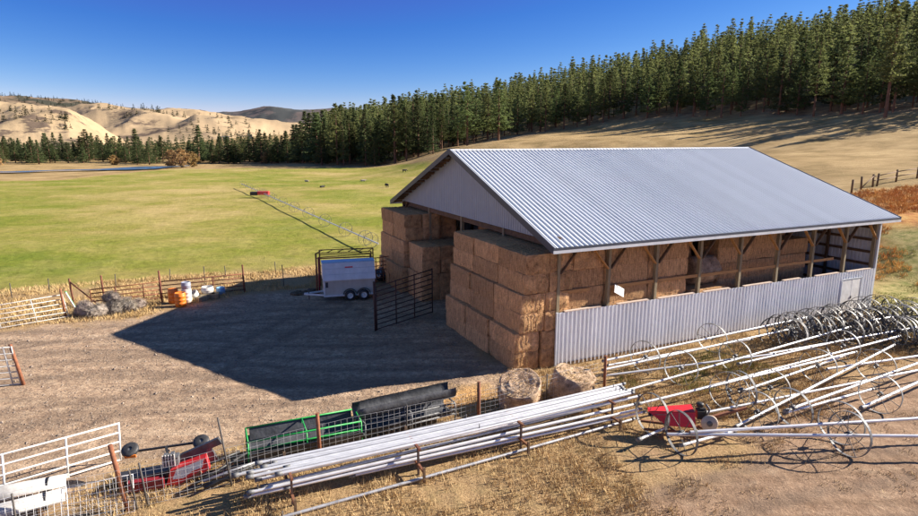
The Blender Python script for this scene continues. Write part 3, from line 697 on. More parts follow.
# round bales
def round_bale_mesh(R_, H, seed, mt):
    m = MB(); prof = []; n = 40; rows = []
    zs = [(0.02, 0), (R_*.5, .0), (R_*.9, 0), (R_, .06)]+[(R_, H*t) for t in (.2, .35, .5, .65, .8)]+[(R_, H*.97), (R_*.97, H)]+[(R_*(.94-.92*k/16), H-.03*k/16) for k in range(17)]
    vs = []; fs = []
    for i, (r, z) in enumerate(zs):
        for j in range(n):
            a = 2*PI*j/n; q = Vector((r*math.cos(a), r*math.sin(a), z))
            d = mnoise.noise(q*1.6+Vector((seed*9, 0, 0)))*.07+mnoise.noise(q*5+Vector((seed*5, 0, 0)))*.04+.009*math.sin(r*34+a)*(1 if z > H*.9 else 0)
            q += Vector((math.cos(a)*d, math.sin(a)*d, d*(1 if z > .1 else 0))); vs.append(q)
    for i in range(len(zs)-1):
        for j in range(n): fs.append((i*n+j, i*n+(j+1) % n, (i+1)*n+(j+1) % n, (i+1)*n+j))
    m.add(vs, fs, True)
    r = random.Random(seed)
    for k in range(900):
        a = r.uniform(0, 2*PI); 
        if r.random() < .6: rr = R_*math.sqrt(r.random())*.97; p = Vector((rr*math.cos(a), rr*math.sin(a), H)); d = Vector((r.gauss(0, 1), r.gauss(0, 1), .5))
        else: p = Vector((R_*math.cos(a), R_*math.sin(a), r.uniform(.1, H))); d = Vector((math.cos(a)+r.gauss(0, .4), math.sin(a)+r.gauss(0, .4), r.gauss(0, .6)))
        d.normalize(); t = d.orthogonal().normalized()*.01; m.add([p-t, p+t, p+d*r.uniform(.06, .16)], [(0, 1, 2)], mi=1)
    return m.mesh('round_bale', [mt, M['strand']])
p = G(520, 404); tag(link('round_bale', round_bale_mesh(.82, 1.15, 3, M['haypale']), None, (p.x, p.y, .05), (.42, -.1, 0)), 'weathered round hay bale leaning at the shed corner, left one of the two', 'round bale', 'weathered round bales at the shed corner')
p = G(568, 398); tag(link('round_bale', round_bale_mesh(.82, 1.12, 6, M['haypale']), None, (p.x, p.y, .0), (.2, .06, 1)), 'weathered round hay bale standing against the low ribbed wall corner', 'round bale', 'weathered round bales at the shed corner')
q = BL(9.9, 1.25, 2.66); tag(link('round_bale', round_bale_mesh(.75, 1.6, 8, M['haypale']), None, q+Vector((-.9*_cy, -.9*_sy, .75)), (0, PI/2, YAW)), 'grey round bale lying on square bales inside the shed beyond the low wall', 'round bale')
# ---------------------------------------------------------------- pipes, gates, fences
def along(a, b, t): return Vector(a)+(Vector(b)-Vector(a))*t
def gate(name, a, b, ha, hb, z0a, z0b, n, r, mt, stiles, label, cat, group=None, lean=(0, 0), bow=0.):
    """pipe gate between plan points a and b with n rails"""
    a = Vector((a[0], a[1], 0)); b = Vector((b[0], b[1], 0)); o = empty(name, ((a+b)/2), 0, label, cat, group); c = (a+b)/2
    ln = Vector((lean[0], lean[1], 0))
    def P(t, h): z = (z0a*(1-t)+z0b*t)+h*(ha*(1-t)+hb*t); return a-c+(b-a)*t+Vector((0, 0, z))+ln*h
    for k in range(n): MB().tube([P(0, k/(n-1)), P(.5, k/(n-1)), P(1, k/(n-1))], r, 7).build('rail', mt, o)
    for t in stiles: MB().tube([P(t, -.02), P(t, 1.02)], r*1.15, 7).build('stile', mt, o)
    return o
def post(parent, base, top, r, mt, name='post', n=7):
    return MB().tube([base, along(base, top, .5), top], r, n).build(name, mt, parent)
def gx(u, v, z=0): p = G(u, v, z); return (p.x, p.y)
# far side gates of the yard
gate('pipe_gate', gx(-45, 338), gx(69, 318), 1.15, 1.25, .12, .1, 6, .026, M['greygate'], (0, .38, .7, 1), 'long pale grey pipe gate at the left edge beside dry grass', 'gate', lean=(-.35, .2))
gate('pipe_gate', gx(-60, 392), gx(21, 385), 1.55, 1.6, .05, .05, 7, .028, M['greygate'], (0, .9, 1), 'white pipe gate end with tight rails hung on a leaning rusty post', 'gate', lean=(-.25, .1))
f = empty('gate_post', G(24, 385), 0, 'leaning rusty orange pipe post beside the short white gate at the left', 'post'); post(f, (0, 0, 0), (-.45, .15, 1.75), .07, M['rustorange'])
f = empty('gate_post', G(66, 318), 0, 'rusty post at the right end of the long white gate', 'post'); post(f, (0, 0, 0), (-.12, 0, 1.75), .06, M['rustorange'])
f = empty('brace_post', G(74, 305), 0, 'rusty pipe post with a diagonal brace between the white gate and the rusty gates', 'post'); post(f, (0, 0, 0), (-.1, 0, 1.7), .055, M['rust'])
b_ = G(97, 305)-G(74, 305); post(f, (-.08, 0, 1.5), (b_.x, b_.y, .1), .045, M['rust'], 'brace')
f = empty('painted_rail', G(73, 313), 0, 'green and white rail leaning beside the rusty brace post', 'rail'); MB().beam((-.35, .1, 1.3), (.35, -.05, .05), .09, .05).build('rail', M['green'], f); MB().beam((-.30, .04, 1.25), (.37, -.11, .08), .05, .05).build('white_edge', M['white'], f)
gate('pipe_gate', gx(92, 307), gx(161, 299), 1.0, 1.05, .1, .1, 5, .036, M['rust'], (0, .35, .75, 1), 'rusty pipe gate behind the grey netting bundles', 'gate', 'rusty pipe gates of the yard fence')
gate('pipe_gate', gx(162, 299), gx(244, 291), 1.05, 1.1, .1, .1, 5, .036, M['rust'], (0, .3, .62, 1), 'rusty pipe gate behind the barrels and buckets', 'gate', 'rusty pipe gates of the yard fence')
for (u, v, h, l) in ((105, 304, 1.85, 'rusty post standing behind the netting bundles'), (162.5, 303, 2.1, 'tall rusty post left of the orange barrels'), (245, 292, 1.9, 'rusty post at the right end of the rusty gates')):
    f = empty('fence_post', G(u, v), 0, l, 'post', 'tall rusty posts of the yard fence'); post(f, (0, 0, 0), (-.05, 0, h), .055, M['rust'])
for i, (u, v, h) in enumerate(((49.5, 292, .95), (116, 288, 1.0), (170, 281, .9), (205, 281, 1.1), (226, 277, .85), (276, 273, .9), (284, 287, 1.6), (12, 298, 1.0))):
    f = empty('steel_post', G(u, v), 0, ['thin dark steel post in the grass behind the long white gate', 'thin steel post in the field behind the netting bundles', 'thin steel post in the field above the orange barrels', 'thin steel post in the field above the buckets', 'short steel post in the field near the last rusty post', 'short steel post in the field left of the trailer frame', 'tall steel post at the shadow edge left of the trailer', 'thin steel post at the far left of the field edge'][i], 'steel post', 'thin steel posts along the field edge')
    post(f, (0, 0, 0), (random.uniform(-.06, .06), 0, h), .03, M['tpost'], n=5)
# corral near trailer
gate('corral_panel', gx(357, 287), gx(399, 281), 1.75, 1.8, .15, .15, 7, .028, M['rust'], (0, .45, .62, 1), 'rusty corral panel between the trailer and the far bale stack', 'corral panel')
gate('corral_panel', gx(377, 331), (BL(-1.9, 10.2).x, BL(-1.9, 10.2).y), 2.35, 2.6, .1, .1, 10, .03, M['darkpipe'], (0, .33, .66, 1), 'tall dark rusty corral panel closing the gap between the two bale stacks', 'corral panel')
f = empty('gate_post', G(377, 331), 0, 'dark pipe post at the free end of the tall corral panel', 'post'); post(f, (-.08, 0, 0), (-.1, 0, 2.75), .055, M['darkpipe'])
def chute():
    A, Bp = G(317.5, 291), G(372, 288); o = empty('pipe_frame', (A+Bp)/2, 0, 'rusty open pipe frame with slatted top standing behind the white trailer', 'pipe frame'); c = (A+Bp)/2
    A = A-c; Bp = Bp-c; dv = Vector((-.05, 1.25, 0)); H = 2.62
    for P0 in (A, Bp, A+dv, Bp+dv): post(o, P0, P0+Vector((0, 0, H)), .06 if P0 == A else .045, M['rust'])
    for P0 in (Vector((0, 0, 0)), dv):
        for h in (H, H-.35):
            MB().tube([A+P0+Vector((0, 0, h)), Bp+P0+Vector((0, 0, h))], .035, 6).build('rail', M['rust'], o)
    for h in (.5, 1.0, 1.5, 2.0):
        MB().tube([A+dv+Vector((0, 0, h)), Bp+dv+Vector((0, 0, h))], .028, 6).build('rail', M['rust'], o)
    for k in range(6):
        t = k/5; p0 = along(A, Bp, t*.95); p1 = along(A, Bp, min(1, t*.95+.07))+dv
        MB().tube([p0+Vector((0, 0, H)), p1+Vector((0, 0, H))], .028, 6).build('top_bar', M['rust'], o)
    q = A+Vector((.28, -.5, 0)); post(o, q, q+Vector((0, 0, 2.45)), .055, M['darkred'])
    MB().tube([q+Vector((0, 0, 2.45)), Bp+Vector((0, -.4, 2.5))], .035, 6).build('rail', M['rust'], o); post(o, Bp+Vector((0, -.4, 0)), Bp+Vector((0, -.4, 2.5)), .045, M['rust'])
chute()
# ---------------------------------------------------------------- trailer
def trailer():
    A, Bp = G(325, 302), G(375, 298.5); L = (Bp-A).length; o = empty('stock_trailer', A, math.atan2(Bp.y-A.y, Bp.x-A.x), 'small white tandem-axle trailer with sloped upper sides parked by the pipe frame', 'trailer')
    W = 1.75; z0, z1, z2 = .42, 1.36, 2.42
    def S_(y, z): return y, z
    sec_low = [(0, z0), (W, z0), (W, z1), (0, z1)]
    MB().prism(sec_low, lambda y, z: Vector((0, y, z)), lambda y, z: Vector((L, y, z))).build('lower_body', M['trailergrey'], o)
    up = [(-.12, z1+.005), (-.12, z1+.05), (.42, z2), (W-.42, z2), (W+.12, z1+.05), (W+.12, z1+.005)]
    MB().prism(up, lambda y, z: Vector((-.07, y, z)), lambda y, z: Vector((L+.07, y, z))).build('upper_body', M['whitetrailer'], o)
    MB().prism([(.39, z2+.003), (.46, z2+.06), (W-.46, z2+.06), (W-.39, z2+.003)], lambda y, z: Vector((-.1, y, z)), lambda y, z: Vector((L+.1, y, z))).build('roof', M['roof_skytint'], o)
    m = MB()
    for k in range(1, 3):
        t = k/3; y = -.12+.54*t-.006; z = z1+.05+(z2-z1-.05)*t
        m.beam((-.07, y, z), (L+.07, y, z), .012, .03)
    m.build('side_seam', M['trim_light'], o)
    MB().box((L*.5, -.12+.54*.72-.014, z1+.05+(z2-z1-.05)*.72), (.5, .012, .08), Matrix.Rotation(-.475, 3, 'X')).build('lettering_strip', M['red'], o)
    m = MB(); m.box((L/2, -.02, z0-.04), (L+.1, .06, .12)); m.box((L/2, W+.02, z0-.04), (L+.1, .06, .12)); m.box((0.02, W/2, z0-.04), (.08, W, .1)); m.build('chassis', M['white'], o)
    for y in (-.03, W+.03):
        for x in (.02, L-.02): MB().box((x, y, (z0+z1)/2-.02), (.07, .05, z1-z0-.02)).build('corner_post', M['white'], o)
    MB().box((L+.01, -.035, 1.0), (.06, .04, .55)).build('tail_marker', M['darkred'], o)
    MB().box((.16, -.03, 1.1), (.16, .03, .34)).build('side_latch', M['galvdark'], o)
    m = MB(); m.beam((0, .3, z0-.06), (-1.25, W/2-.05, z0-.02), .08, .09); m.beam((0, W-.3, z0-.06), (-1.25, W/2+.05, z0-.02), .08, .09); m.build('tongue', M['white'], o)
    MB().lathe([(0, .2), (.07, .2), (.08, .24), (.05, .3), (0, .31)], 10, (-1.3, W/2, z0-.27)).build('coupler', M['galvdark'], o)
    MB().tube([(-.95, W/2, 0.02), (-.95, W/2, .75)], .03, 6).build('jack', M['galvdark'], o)
    for x in (L*.50, L*.50+.88):
        for y, s in ((-.06, -1), (W+.06, 1)):
            R = Matrix.Rotation(s*PI/2, 3, 'X')
            t = MB().lathe([(.19, -.1), (.30, -.1), (.335, -.06), (.34, 0), (.335, .06), (.30, .1), (.19, .1)], 24, (x, y, .34), Matrix.Rotation(PI/2, 3, 'X')).build('wheel', M['rubber'], o)
            MB().lathe([(0, .05), (.06, .05), (.07, .02), (.15, .03), (.17, .085), (.2, .09), (.2, -.09)], 20, (x, y, .34), Matrix.Rotation(PI/2 if s < 0 else -PI/2, 3, 'X')).build('rim', M['white'], t)
        fz = MB(); pts = [(x+.44*math.cos(a), -.08, .36+.42*math.sin(a)) for a in np.linspace(.1, PI-.1, 9)]
        for p0, p1 in zip(pts[:-1], pts[1:]): fz.beam(p0, p1, .22, .02, (0, 1, 0)) if 0 else fz.beam(p0, p1, .2, .02)
        fz.build('mudguard', M['black'], o)
trailer()
# ---------------------------------------------------------------- lumps: bags, netting, manure
def lump(name, R_, seed, sc, mt, amp=.35, fr=1.6, n1=22, n2=14):
    vs = []; fs = []
    for i in range(n2+1):
        ph = PI*i/n2
        for j in range(n1):
            a = 2*PI*j/n1; q = Vector((math.sin(ph)*math.cos(a), math.sin(ph)*math.sin(a), math.cos(ph)))
            d = 1+mnoise.noise(q*fr+Vector((seed*5.1, 0, 0)))*amp+mnoise.noise(q*fr*3.5+Vector((seed*3.1, 0, 0)))*amp*.45+mnoise.noise(q*fr*9+Vector((seed*2.1, 0, 0)))*amp*.2
            vs.append((q.x*d*R_*sc[0], q.y*d*R_*sc[1], max(-R_*sc[2]*.9, q.z*d*R_*sc[2])))
    for i in range(n2):
        for j in range(n1): fs.append((i*n1+j, (i+1)*n1+j, (i+1)*n1+(j+1) % n1, i*n1+(j+1) % n1))
    m = MB().add(vs, fs, True); r = random.Random(seed)
    if name == 'netting_bundle':
        for k in range(1600):
            p = Vector(r.choice(vs)); d = (p.normalized()+Vector((r.gauss(0, .8), r.gauss(0, .8), r.gauss(0, .8)))).normalized(); t = d.orthogonal().normalized()*.009; m.add([p-t, p+t, p+d*r.uniform(.10, .30)], [(0, 1, 2)])
    return m.mesh(name, mt)
nets = [(86, 317, .62, (.95, .8, .85), 'rounded grey netting bundle at the left end of the row, beside the leaning green rail'), (100, 317, .6, (1.1, .8, .7), 'dark flattened netting bundle second from the left in the row'), (116, 314, .58, (1, .9, .8), 'netting bundle in the middle of the row below the raised one'), (128, 312, .62, (1.1, .8, .7), 'wide netting bundle right of the middle of the row'), (139, 309, .5, (1, .8, .65), 'small netting bundle at the right end of the row')]
for i, (u, v, r, sc, l) in enumerate(nets):
    r *= .84
    q = G(u, v-1); tag(link('netting_bundle', lump('netting_bundle', r, i+1, sc, M['netwrap']), None, (q.x, q.y, r*sc[2]*.85), (0, 0, i)), l, 'netting bundle', 'grey bundles of used netting by the rusty gates')
q = G(111, 310.5); tag(link('netting_bundle', lump('netting_bundle', .44, 9, (1, .8, .75), M['netwrap']), None, (q.x, q.y+.2, .72)), 'netting bundle lying on top of the others in the row', 'netting bundle', 'grey bundles of used netting by the rusty gates')
for i, (u, v, r, z, l) in enumerate(((384, 281, .62, 0, 'shiny black plastic bag left of the pile by the corral panel'), (392, 280, .6, 0, 'shiny black plastic bag against the far bale stack'), (389, 279, .55, .75, 'shiny black plastic bag on top of the bag pile'), (395, 278, .5, .9, 'small black plastic bag touching the far bales high on the pile'))):
    q = G(u, v); tag(link('plastic_bag', lump('plastic_bag', r, i+20, (1, .9, .8), M['tarp'], .5, 2.4), None, (q.x, q.y, r*.7+z), (0, 0, i*2)), l, 'plastic bag', 'black plastic bags piled by the far bale stack')
# barrels and buckets
def drum_mesh(R_, H, mt, rings=3, lid=True):
    pr = [(0.01, 0), (R_*.93, 0), (R_, .04)]
    for k in range(rings):
        z = H*(k+1)/(rings+1); pr += [(R_, z-.035), (R_*1.05, z-.012), (R_*1.05, z+.012), (R_, z+.035)]
    pr += [(R_, H-.05), (R_*.94, H-.01)]
    if lid: pr += [(R_*.9, H), (R_*.86, H-.03), (.01, H-.03)]
    else: pr += [(R_*.9, H), (R_*.88, H-.02), (R_*.86, .06), (.01, .06)]
    return MB().lathe(pr, 22).mesh('barrel', mt)
def drum(name, u, v, R_, H, mt, label, cat, z=0, rings=3, lid=True, rot=(0, 0, 0), grp=None):
    q = G(u, v); o = empty(name, (q.x, q.y, z), 0, label, cat, grp); o.rotation_euler = rot
    link('drum_body', drum_mesh(R_, H, mt, rings, lid), o)
    MB().lathe([(0, 0), (.035, 0), (.035, .03), (0, .03)], 8, (R_*.5, 0, H-.03)).build('bung', M['black'], o) if lid else MB().tube([(R_*math.cos(a)*.98, 0, H*.75+R_*.9*math.sin(a)) for a in np.linspace(0, PI, 9)], .01, 5).build('handle', M['galvdark'], o)
    return o
drum('plastic_barrel', 174, 303, .30, .92, M['orange'], 'orange plastic barrel, the rear one of the orange pair', 'barrel', grp='orange barrels by the rusty gate')
drum('plastic_barrel', 181, 306.3, .32, .88, M['orange'], 'orange plastic barrel in front, right of the rusty post', 'barrel', grp='orange barrels by the rusty gate')
drum('plastic_barrel', 187.5, 302.5, .29, .92, M['whitepl'], 'white plastic barrel standing under the grey one', 'barrel')
drum('plastic_barrel', 187.5, 302.5, .28, .42, M['greypl'], 'grey-lilac half barrel set on top of the white barrel', 'barrel', z=.93, rings=1)
drum('feed_tub', 196.5, 298.5, .30, .42, M['whitepl'], 'pale tipped tub right of the white barrel', 'tub', rings=1, lid=False, rot=(.5, -.4, 0), z=.1)
drum('feed_tub', 208, 297, .38, .40, M['whitepl'], 'wide white tub resting on a timber block', 'tub', z=.31, rings=1, lid=False)
drum('feed_tub', 221, 294.5, .28, .45, M['bluepl'], 'blue tub near the shadow edge by the last rusty gate', 'tub', rings=1, lid=False, z=.05)
for u, v, sx, l in ((208, 298.5, .9, 'short timber block under the white tub'), (215.5, 297.5, .7, 'timber block lying between the white and the blue tubs'), (202, 301, .6, 'broken timber block lying in front of the tipped tub')):
    q = G(u, v); o = tag(MB().box((0, 0, .15), (sx, .4, .28)).build('timber_block', M['post'], None, q), l, 'timber block'); o.rotation_euler.z = u
# manure / straw clods in the shade left of the trailer
ms = [lump('clod', .22, k+40, (1.3, 1, .45), M['haydark'], .6, 2.5, 12, 8) for k in range(3)]
for i in range(10):
    u = 285+random.uniform(0, 34); v = 290+random.uniform(0, 7); q = G(u, v)
    tag(link('straw_clod', ms[i % 3], None, (q.x, q.y, .05), (0, 0, i)), 'clod of old straw lying on the shaded gravel left of the trailer tongue', 'straw clod', 'straw clods by the trailer')
# ---------------------------------------------------------------- woven fence in the foreground
FA, FB = G(-70, 560), G(604, 391.5)
def fence():
    o = empty('woven_wire_fence', (FA+FB)/2, 0, 'woven wire fence on rusty posts running between the pipe stack and the feeders', 'fence'); c = (FA+FB)/2; d = (FB-FA); L = d.length; d.normalize(); nrm = Vector((-d.y, d.x, 0))
    n = int(L/.20); m = MB(); r = .0045
    def P(s, z): return FA-c+d*s+nrm*(.05*math.sin(s*.9)+.02*math.sin(s*3))+Vector((0, 0, z*(1+.04*math.sin(s*.7))+.02))
    for k in range(8):
        z = .02+1.22*k/7; m.tube([P(L*i/60, z) for i in range(61)], r, 3, False)
    for i in range(n): m.tube([P(L*i/n, .02), P(L*i/n, 1.24)], r, 3, False)
    m.build('wire_mesh', M['wire'], o)
    for (u, h, le, mt, rr) in ((604, 1.55, 0, 'rust', .06), (478, 1.6, 0, 'rust', .065), (320, 1.7, -.03, 'rustorange', .06), (128, 2.0, -.28, 'rustorange', .065), (-40, 1.7, 0, 'rust', .06)):
        q = FA+d*((G(u, 391.5+(604-u)*.2455)-FA).length)-c; post(o, q, q+Vector((le, 0, h)), rr, M[mt])
    for (u, h, le) in ((231, 2.2, -.25), (137, 1.2, -.1), (148, 1.35, -.12), (405, 1.35, .05), (545, 1.35, 0), (20, 1.3, 0)):
        q = FA+d*((G(u, 391.5+(604-u)*.2455)-FA).length)-c-nrm*.06; post(o, q, q+Vector((le, 0, h)), .028, M['tpost'], 'steel_post', 5)
fence()
# white gate, front left
gate('pipe_gate', gx(-110, 535), gx(121, 462), 1.2, 1.2, .15, .08, 5, .027, M['white'], (0, .45, .735, 1), 'white five-rail pipe gate lying along the yard edge above the white troughs', 'gate', lean=(.0, .12))
# wire mesh panels on the ground by the fence
def mesh_panel(u0, v0, u1, v1, wd, label, tl=.5):
    a, b = G(u0, v0), G(u1, v1); o = empty('mesh_panel', a, 0, label, 'mesh panel', 'loose welded mesh panels by the fence'); d = (b-a); L = d.length; d.normalize(); up = Vector((-d.y, d.x, tl)).normalized()
    m = MB(); n = int(L/.14); k = int(wd/.14)
    for i in range(n+1): m.tube([d*(L*i/n)+Vector((0, 0, .05)), d*(L*i/n)+up*wd+Vector((0, 0, .05))], .0055, 3, False)
    for j in range(k+1): m.tube([up*(wd*j/k)+Vector((0, 0, .05)), d*L+up*(wd*j/k)+Vector((0, 0, .05))], .0055, 3, False)
    m.build('wire_grid', M['alu'], o)
    m = MB(); m.tube([Vector((0, 0, .05)), d*L+Vector((0, 0, .05)), d*L+up*wd+Vector((0, 0, .05)), up*wd+Vector((0, 0, .05)), Vector((0, 0, .05))], .013, 5).build('frame', M['alu'], o)
mesh_panel(62, 530, 135, 513, 1.0, 'loose welded mesh panel leaning below the white troughs', 1.4)
mesh_panel(-30, 560, 70, 532, 1.2, 'long welded mesh panel leaning at the bottom left corner', 1.6)
# white troughs, bottom left
def trough(u0, v0, u1, v1, z, R_, label, mt='greygate'):
    a, b = G(u0, v0, z), G(u1, v1, z); o = empty('metal_trough', (a.x, a.y, 0), math.atan2(b.y-a.y, b.x-a.x), label, 'trough', 'long white troughs at the bottom left'); L = (b-a).length
    m = MB(); k = 14; vs = []
    for x in (0, L):
        for rr in (R_, R_-.015):
            for i in range(k+1):
                t = PI*i/k; vs.append((x, rr*math.cos(t), z+rr*math.sin(t)*.9))
    K = k+1; fs = []
    for i in range(k): fs += [(i, i+1, 2*K+i+1, 2*K+i), (K+i, 3*K+i, 3*K+i+1, K+i+1), (i, K+i, K+i+1, i+1), (2*K+i, 2*K+i+1, 3*K+i+1, 3*K+i)]
    m.add(vs, fs, True); m.build('shell', M[mt], o)
    MB().lathe([(R_*.5, 0), (R_*.98, 0), (R_*.98, .06), (R_*.5, .06)], 20, (L-.5, 0, z), Matrix.Rotation(PI/2, 3, 'Y')).build('end_ring', M['black'], o)
    for x in (.5, L-.6): MB().box((x, 0, z/2), (.12, R_*1.8, z)).build('cradle', M['darklumber'], o)
trough(-60, 506, 68, 482, .35, .26, 'upturned white metal trough nearer the gate at the bottom left')
trough(-60, 528, 66, 496, .30, .26, 'upturned white metal trough nearer the wire fence at the bottom left')
# red implement, bottom left
def implement():
    c = G(172, 487); o = empty('tractor_implement', (c.x, c.y, 0), .25, 'overturned red and black farm implement behind the wire fence at the bottom left', 'implement')
    o.scale = (.88, .88, .88)
    hood = [(-.15, .1), (.0, .62), (1.15, .95), (1.25, .5), (.35, .08)]
    MB().prism(hood, lambda x, z: Vector((x, -.05, z)), lambda x, z: Vector((x*.95, .45, z*.9))).build('red_hood', M['red'], o)
    MB().prism([(.05, .30), (.2, .64), (1.08, .90), (1.02, .62), (.7, .52), (.4, .30)], lambda x, z: Vector((x, -.058, z)), lambda x, z: Vector((x, -.05, z))).build('white_sticker', M['white'], o)
    MB().prism([(-.1, .02), (.3, .04), (1.0, .42), (.95, .5), (.3, .12)], lambda x, z: Vector((x, -.09, z)), lambda x, z: Vector((x, -.02, z))).build('orange_edge', M['rustorange'], o)
    MB().prism([(.15, .85), (1.5, 1.35), (1.62, 1.12), (1.25, 1.0), (1.45, .55), (1.2, .45), (1.1, .85), (.2, .6)], lambda x, z: Vector((x, .46, z)), lambda x, z: Vector((x, .60, z))).build('black_arm', M['belt'], o)
    MB().prism([(-1.7, .12), (-1.75, .42), (-.1, .55), (.1, .2)], lambda x, z: Vector((x, .1, z)), lambda x, z: Vector((x, .75, z*.9))).build('black_shield', M['black'], o)
    MB().box((-.75, -.05, .25), (1.1, .22, .34)).build('red_deck', M['darkred'], o)
    m = MB(); m.box((-.02, .35, .82), (.5, .35, .3)); m.box((.05, .3, 1.02), (.12, .2, .16)); m.box((-.18, .3, 1.0), (.1, .24, .12)); m.build('gearbox', M['galv'], o)
    for k in range(5): MB().box((.12-.09*k, .16, .88), (.03, .05, .42)).build('fin', M['whitepl'], o)
    MB().beam((-1.4, 1.0, .95), (.8, 1.05, 1.0), .07, .06).build('axle_bar', M['black'], o)
    MB().beam((-.3, 1.0, .97), (-.1, .4, .8), .08, .08).build('link_arm', M['black'], o)
    for x in (-1.45, .85):
        w_ = MB().lathe([(.08, -.09), (.24, -.09), (.28, -.04), (.28, .04), (.24, .09), (.08, .09)], 18, (x, 1.02, 1.02), Matrix.Rotation(.5, 3, 'X')).build('small_wheel', M['rubber'], o)
        MB().lathe([(0, .05), (.1, .06), (.13, .02), (.13, -.02), (0, -.02)], 14, (x, 1.02, 1.02), Matrix.Rotation(.5, 3, 'X')).build('rim', M['galv'], w_)
        MB().box((x+.05, .8, .88), (.36, .05, .09)).build('orange_reflector', M['orange'], w_)
implement()
# dark bars and hoses heaped between implement and pipes
for i in range(9):
    a = G(186+random.uniform(-14, 20), 492-random.uniform(0, 18), .1); b = G(248+random.uniform(-10, 30), 478-random.uniform(0, 20), .1)
    zz = .06+.07*(i % 5)
    o = MB().tube([Vector((a.x, a.y, zz)), Vector(((a.x+b.x)/2, (a.y+b.y)/2, zz+.05)), Vector((b.x, b.y, zz+.1))], .045, 7).build('steel_bar', M['black' if i % 3 else 'aluold'], None)
    tag(o, 'dark bar in the tangled heap between the red implement and the pipe stack' if i % 3 else 'dull grey bar in the tangled heap between the red implement and the pipe stack', 'bar', 'bars heaped beside the red implement')
# feeders
def feeder(u0, v0, u1, v1, W, H, mt, label, cat, silver=False):
    a, b = G(u0, v0), G(u1, v1); o = empty('bunk_feeder', a, math.atan2(b.y-a.y, b.x-a.x), label, cat, 'belt-bottomed bunk feeders behind the wire fence'); L = (b-a).length; r = .028
    for x in (0, L*.5, L):
        for y in (0, W): MB().tube([(x, y, 0), (x, y, H)], r, 7).build('leg', mt, o)
        MB().tube([(x, 0, .35), (x, W, .35)], r, 6).build('cross_bar', mt, o)
        MB().tube([(x, 0, H), (x, W, H)], r, 6).build('cross_bar', mt, o)
    for y in (0, W):
        for h in (.42, H*.72, H): MB().tube([(0, y, h), (L, y, h)], r, 7).build('rail', mt, o)
    m = MB(); k = 12; vs = []; nx = 10
    for i in range(nx+1):
        for j in range(k+1):
            t = PI*j/k; y = W/2-math.cos(t)*W/2*.96; z = H*.72-math.sin(t)*.34*(1+.07*math.sin(i*1.7)); vs.append((L*i/nx, y, z))
    fs = [(i*(k+1)+j, (i+1)*(k+1)+j, (i+1)*(k+1)+j+1, i*(k+1)+j+1) for i in range(nx) for j in range(k)]
    m.add(vs, fs, True).build('belt_trough', M['belt'], o)
    return o, L
o, L = feeder(250, 472, 362, 449, 1.0, 1.0, M['green'], 'green-framed bunk feeder with black belt trough beside the orange-rust post', 'feeder')
MB().box((L/2, -.12, .52), (L, .03, .42), Matrix.Rotation(.5, 3, 'X')).build('belt_flap', M['belt'], o)
MB().box((L/2, .98, .80), (L*.94, .03, .42), Matrix.Rotation(-.3, 3, 'X')).build('belt_flap', M['belt'], o)
o, L = feeder(366, 447, 455, 424, .95, .82, M['galv'], 'silver-framed bunk feeder carrying a black belt roll', 'feeder')
m = MB(); vs = []; k = 18; nx = 12
for i in range(nx+1):
    for rr in (.34, .31):
        for j in range(k+1):
            t = 2.75+3.95*j/k; w_ = rr*(1+.06*mnoise.noise(Vector((i*.7, j*.5, rr)))); vs.append((-.2+(L+.3)*i/nx, .42+w_*math.cos(t), 1.22+w_*math.sin(t)))
K = k+1
fs = [(i*2*K+j, (i+1)*2*K+j, (i+1)*2*K+j+1, i*2*K+j+1) for i in range(nx) for j in range(k)]+[(i*2*K+K+j, i*2*K+K+j+1, (i+1)*2*K+K+j+1, (i+1)*2*K+K+j) for i in range(nx) for j in range(k)]+[(i*2*K+j, i*2*K+j+1, i*2*K+K+j+1, i*2*K+K+j) for i in (0, nx) for j in range(k)]
tag(m.add(vs, fs, True).build('belt_roll', M['belt'], None, o.location), 'curled black rubber belt forming an open trough on top of the silver-framed feeder', 'rubber belt').rotation_euler = o.rotation_euler
# ---------------------------------------------------------------- irrigation pipes
def pipe(p0, p1, r, label, group, mt='alu', sag=.0, coup=True):
    p0 = Vector(p0); p1 = Vector(p1); c = p0; d = p1-p0; L = d.length
    o = empty('irrigation_pipe', c, 0, label, 'irrigation pipe', group)
    pts = [d*(i/8)-Vector((0, 0, sag*4*(i/8)*(1-i/8))) for i in range(9)]
    MB().tube(pts, r, 10, False).build('tube', M[mt], o)
    if coup:
        e = d.normalized(); MB().tube([-e*.04, e*.16], r*1.28, 10).build('coupler', M['galv'], o); MB().tube([d-e*.12, d+e*.03], r*1.2, 10).build('coupler', M['galv'], o)
        if random.random() < .75:
            t = random.choice((.02, .5, .97)); q = along(pts[0], pts[8], t)-Vector((0, 0, sag*4*t*(1-t)))
            MB().tube([q+Vector((0, 0, r*.8)), q+Vector((0, 0, r+.13))], .016, 6).build('riser', M['galvdark'], o)
    return o
GP = 'aluminium irrigation pipes stacked along the wire fence'
A0, B0 = G(251, 465, .98), G(624, 384, .98); dd = (B0-A0).normalized(); nn = Vector((-dd.y, dd.x, 0))
pl = ['nearest the fence', 'second from the fence', 'third from the fence', 'fourth from the fence', 'fifth from the fence', 'sixth from the fence', 'outermost, away from the fence']
for k in range(7):
    s0, s1 = random.uniform(-.5, .9), random.uniform(-.35, .12); off = -nn*(.128*k)+Vector((0, 0, random.uniform(-.02, .03)))
    pipe(A0+off+dd*s0+Vector((0, 0, -.004*k)), B0+off+dd*s1, .050, f'white aluminium pipe of the top layer on the stack, {pl[k]}', GP, sag=.05)
pipe(G(233, 476, .85), G(560, 402, .85), .058, 'pipe sticking out farthest left from the upper layers of the stack', GP)
pipe(G(256, 480, .75), G(640, 396, .75), .054, 'pipe just below the top layer, its left end with a bent elbow', GP)
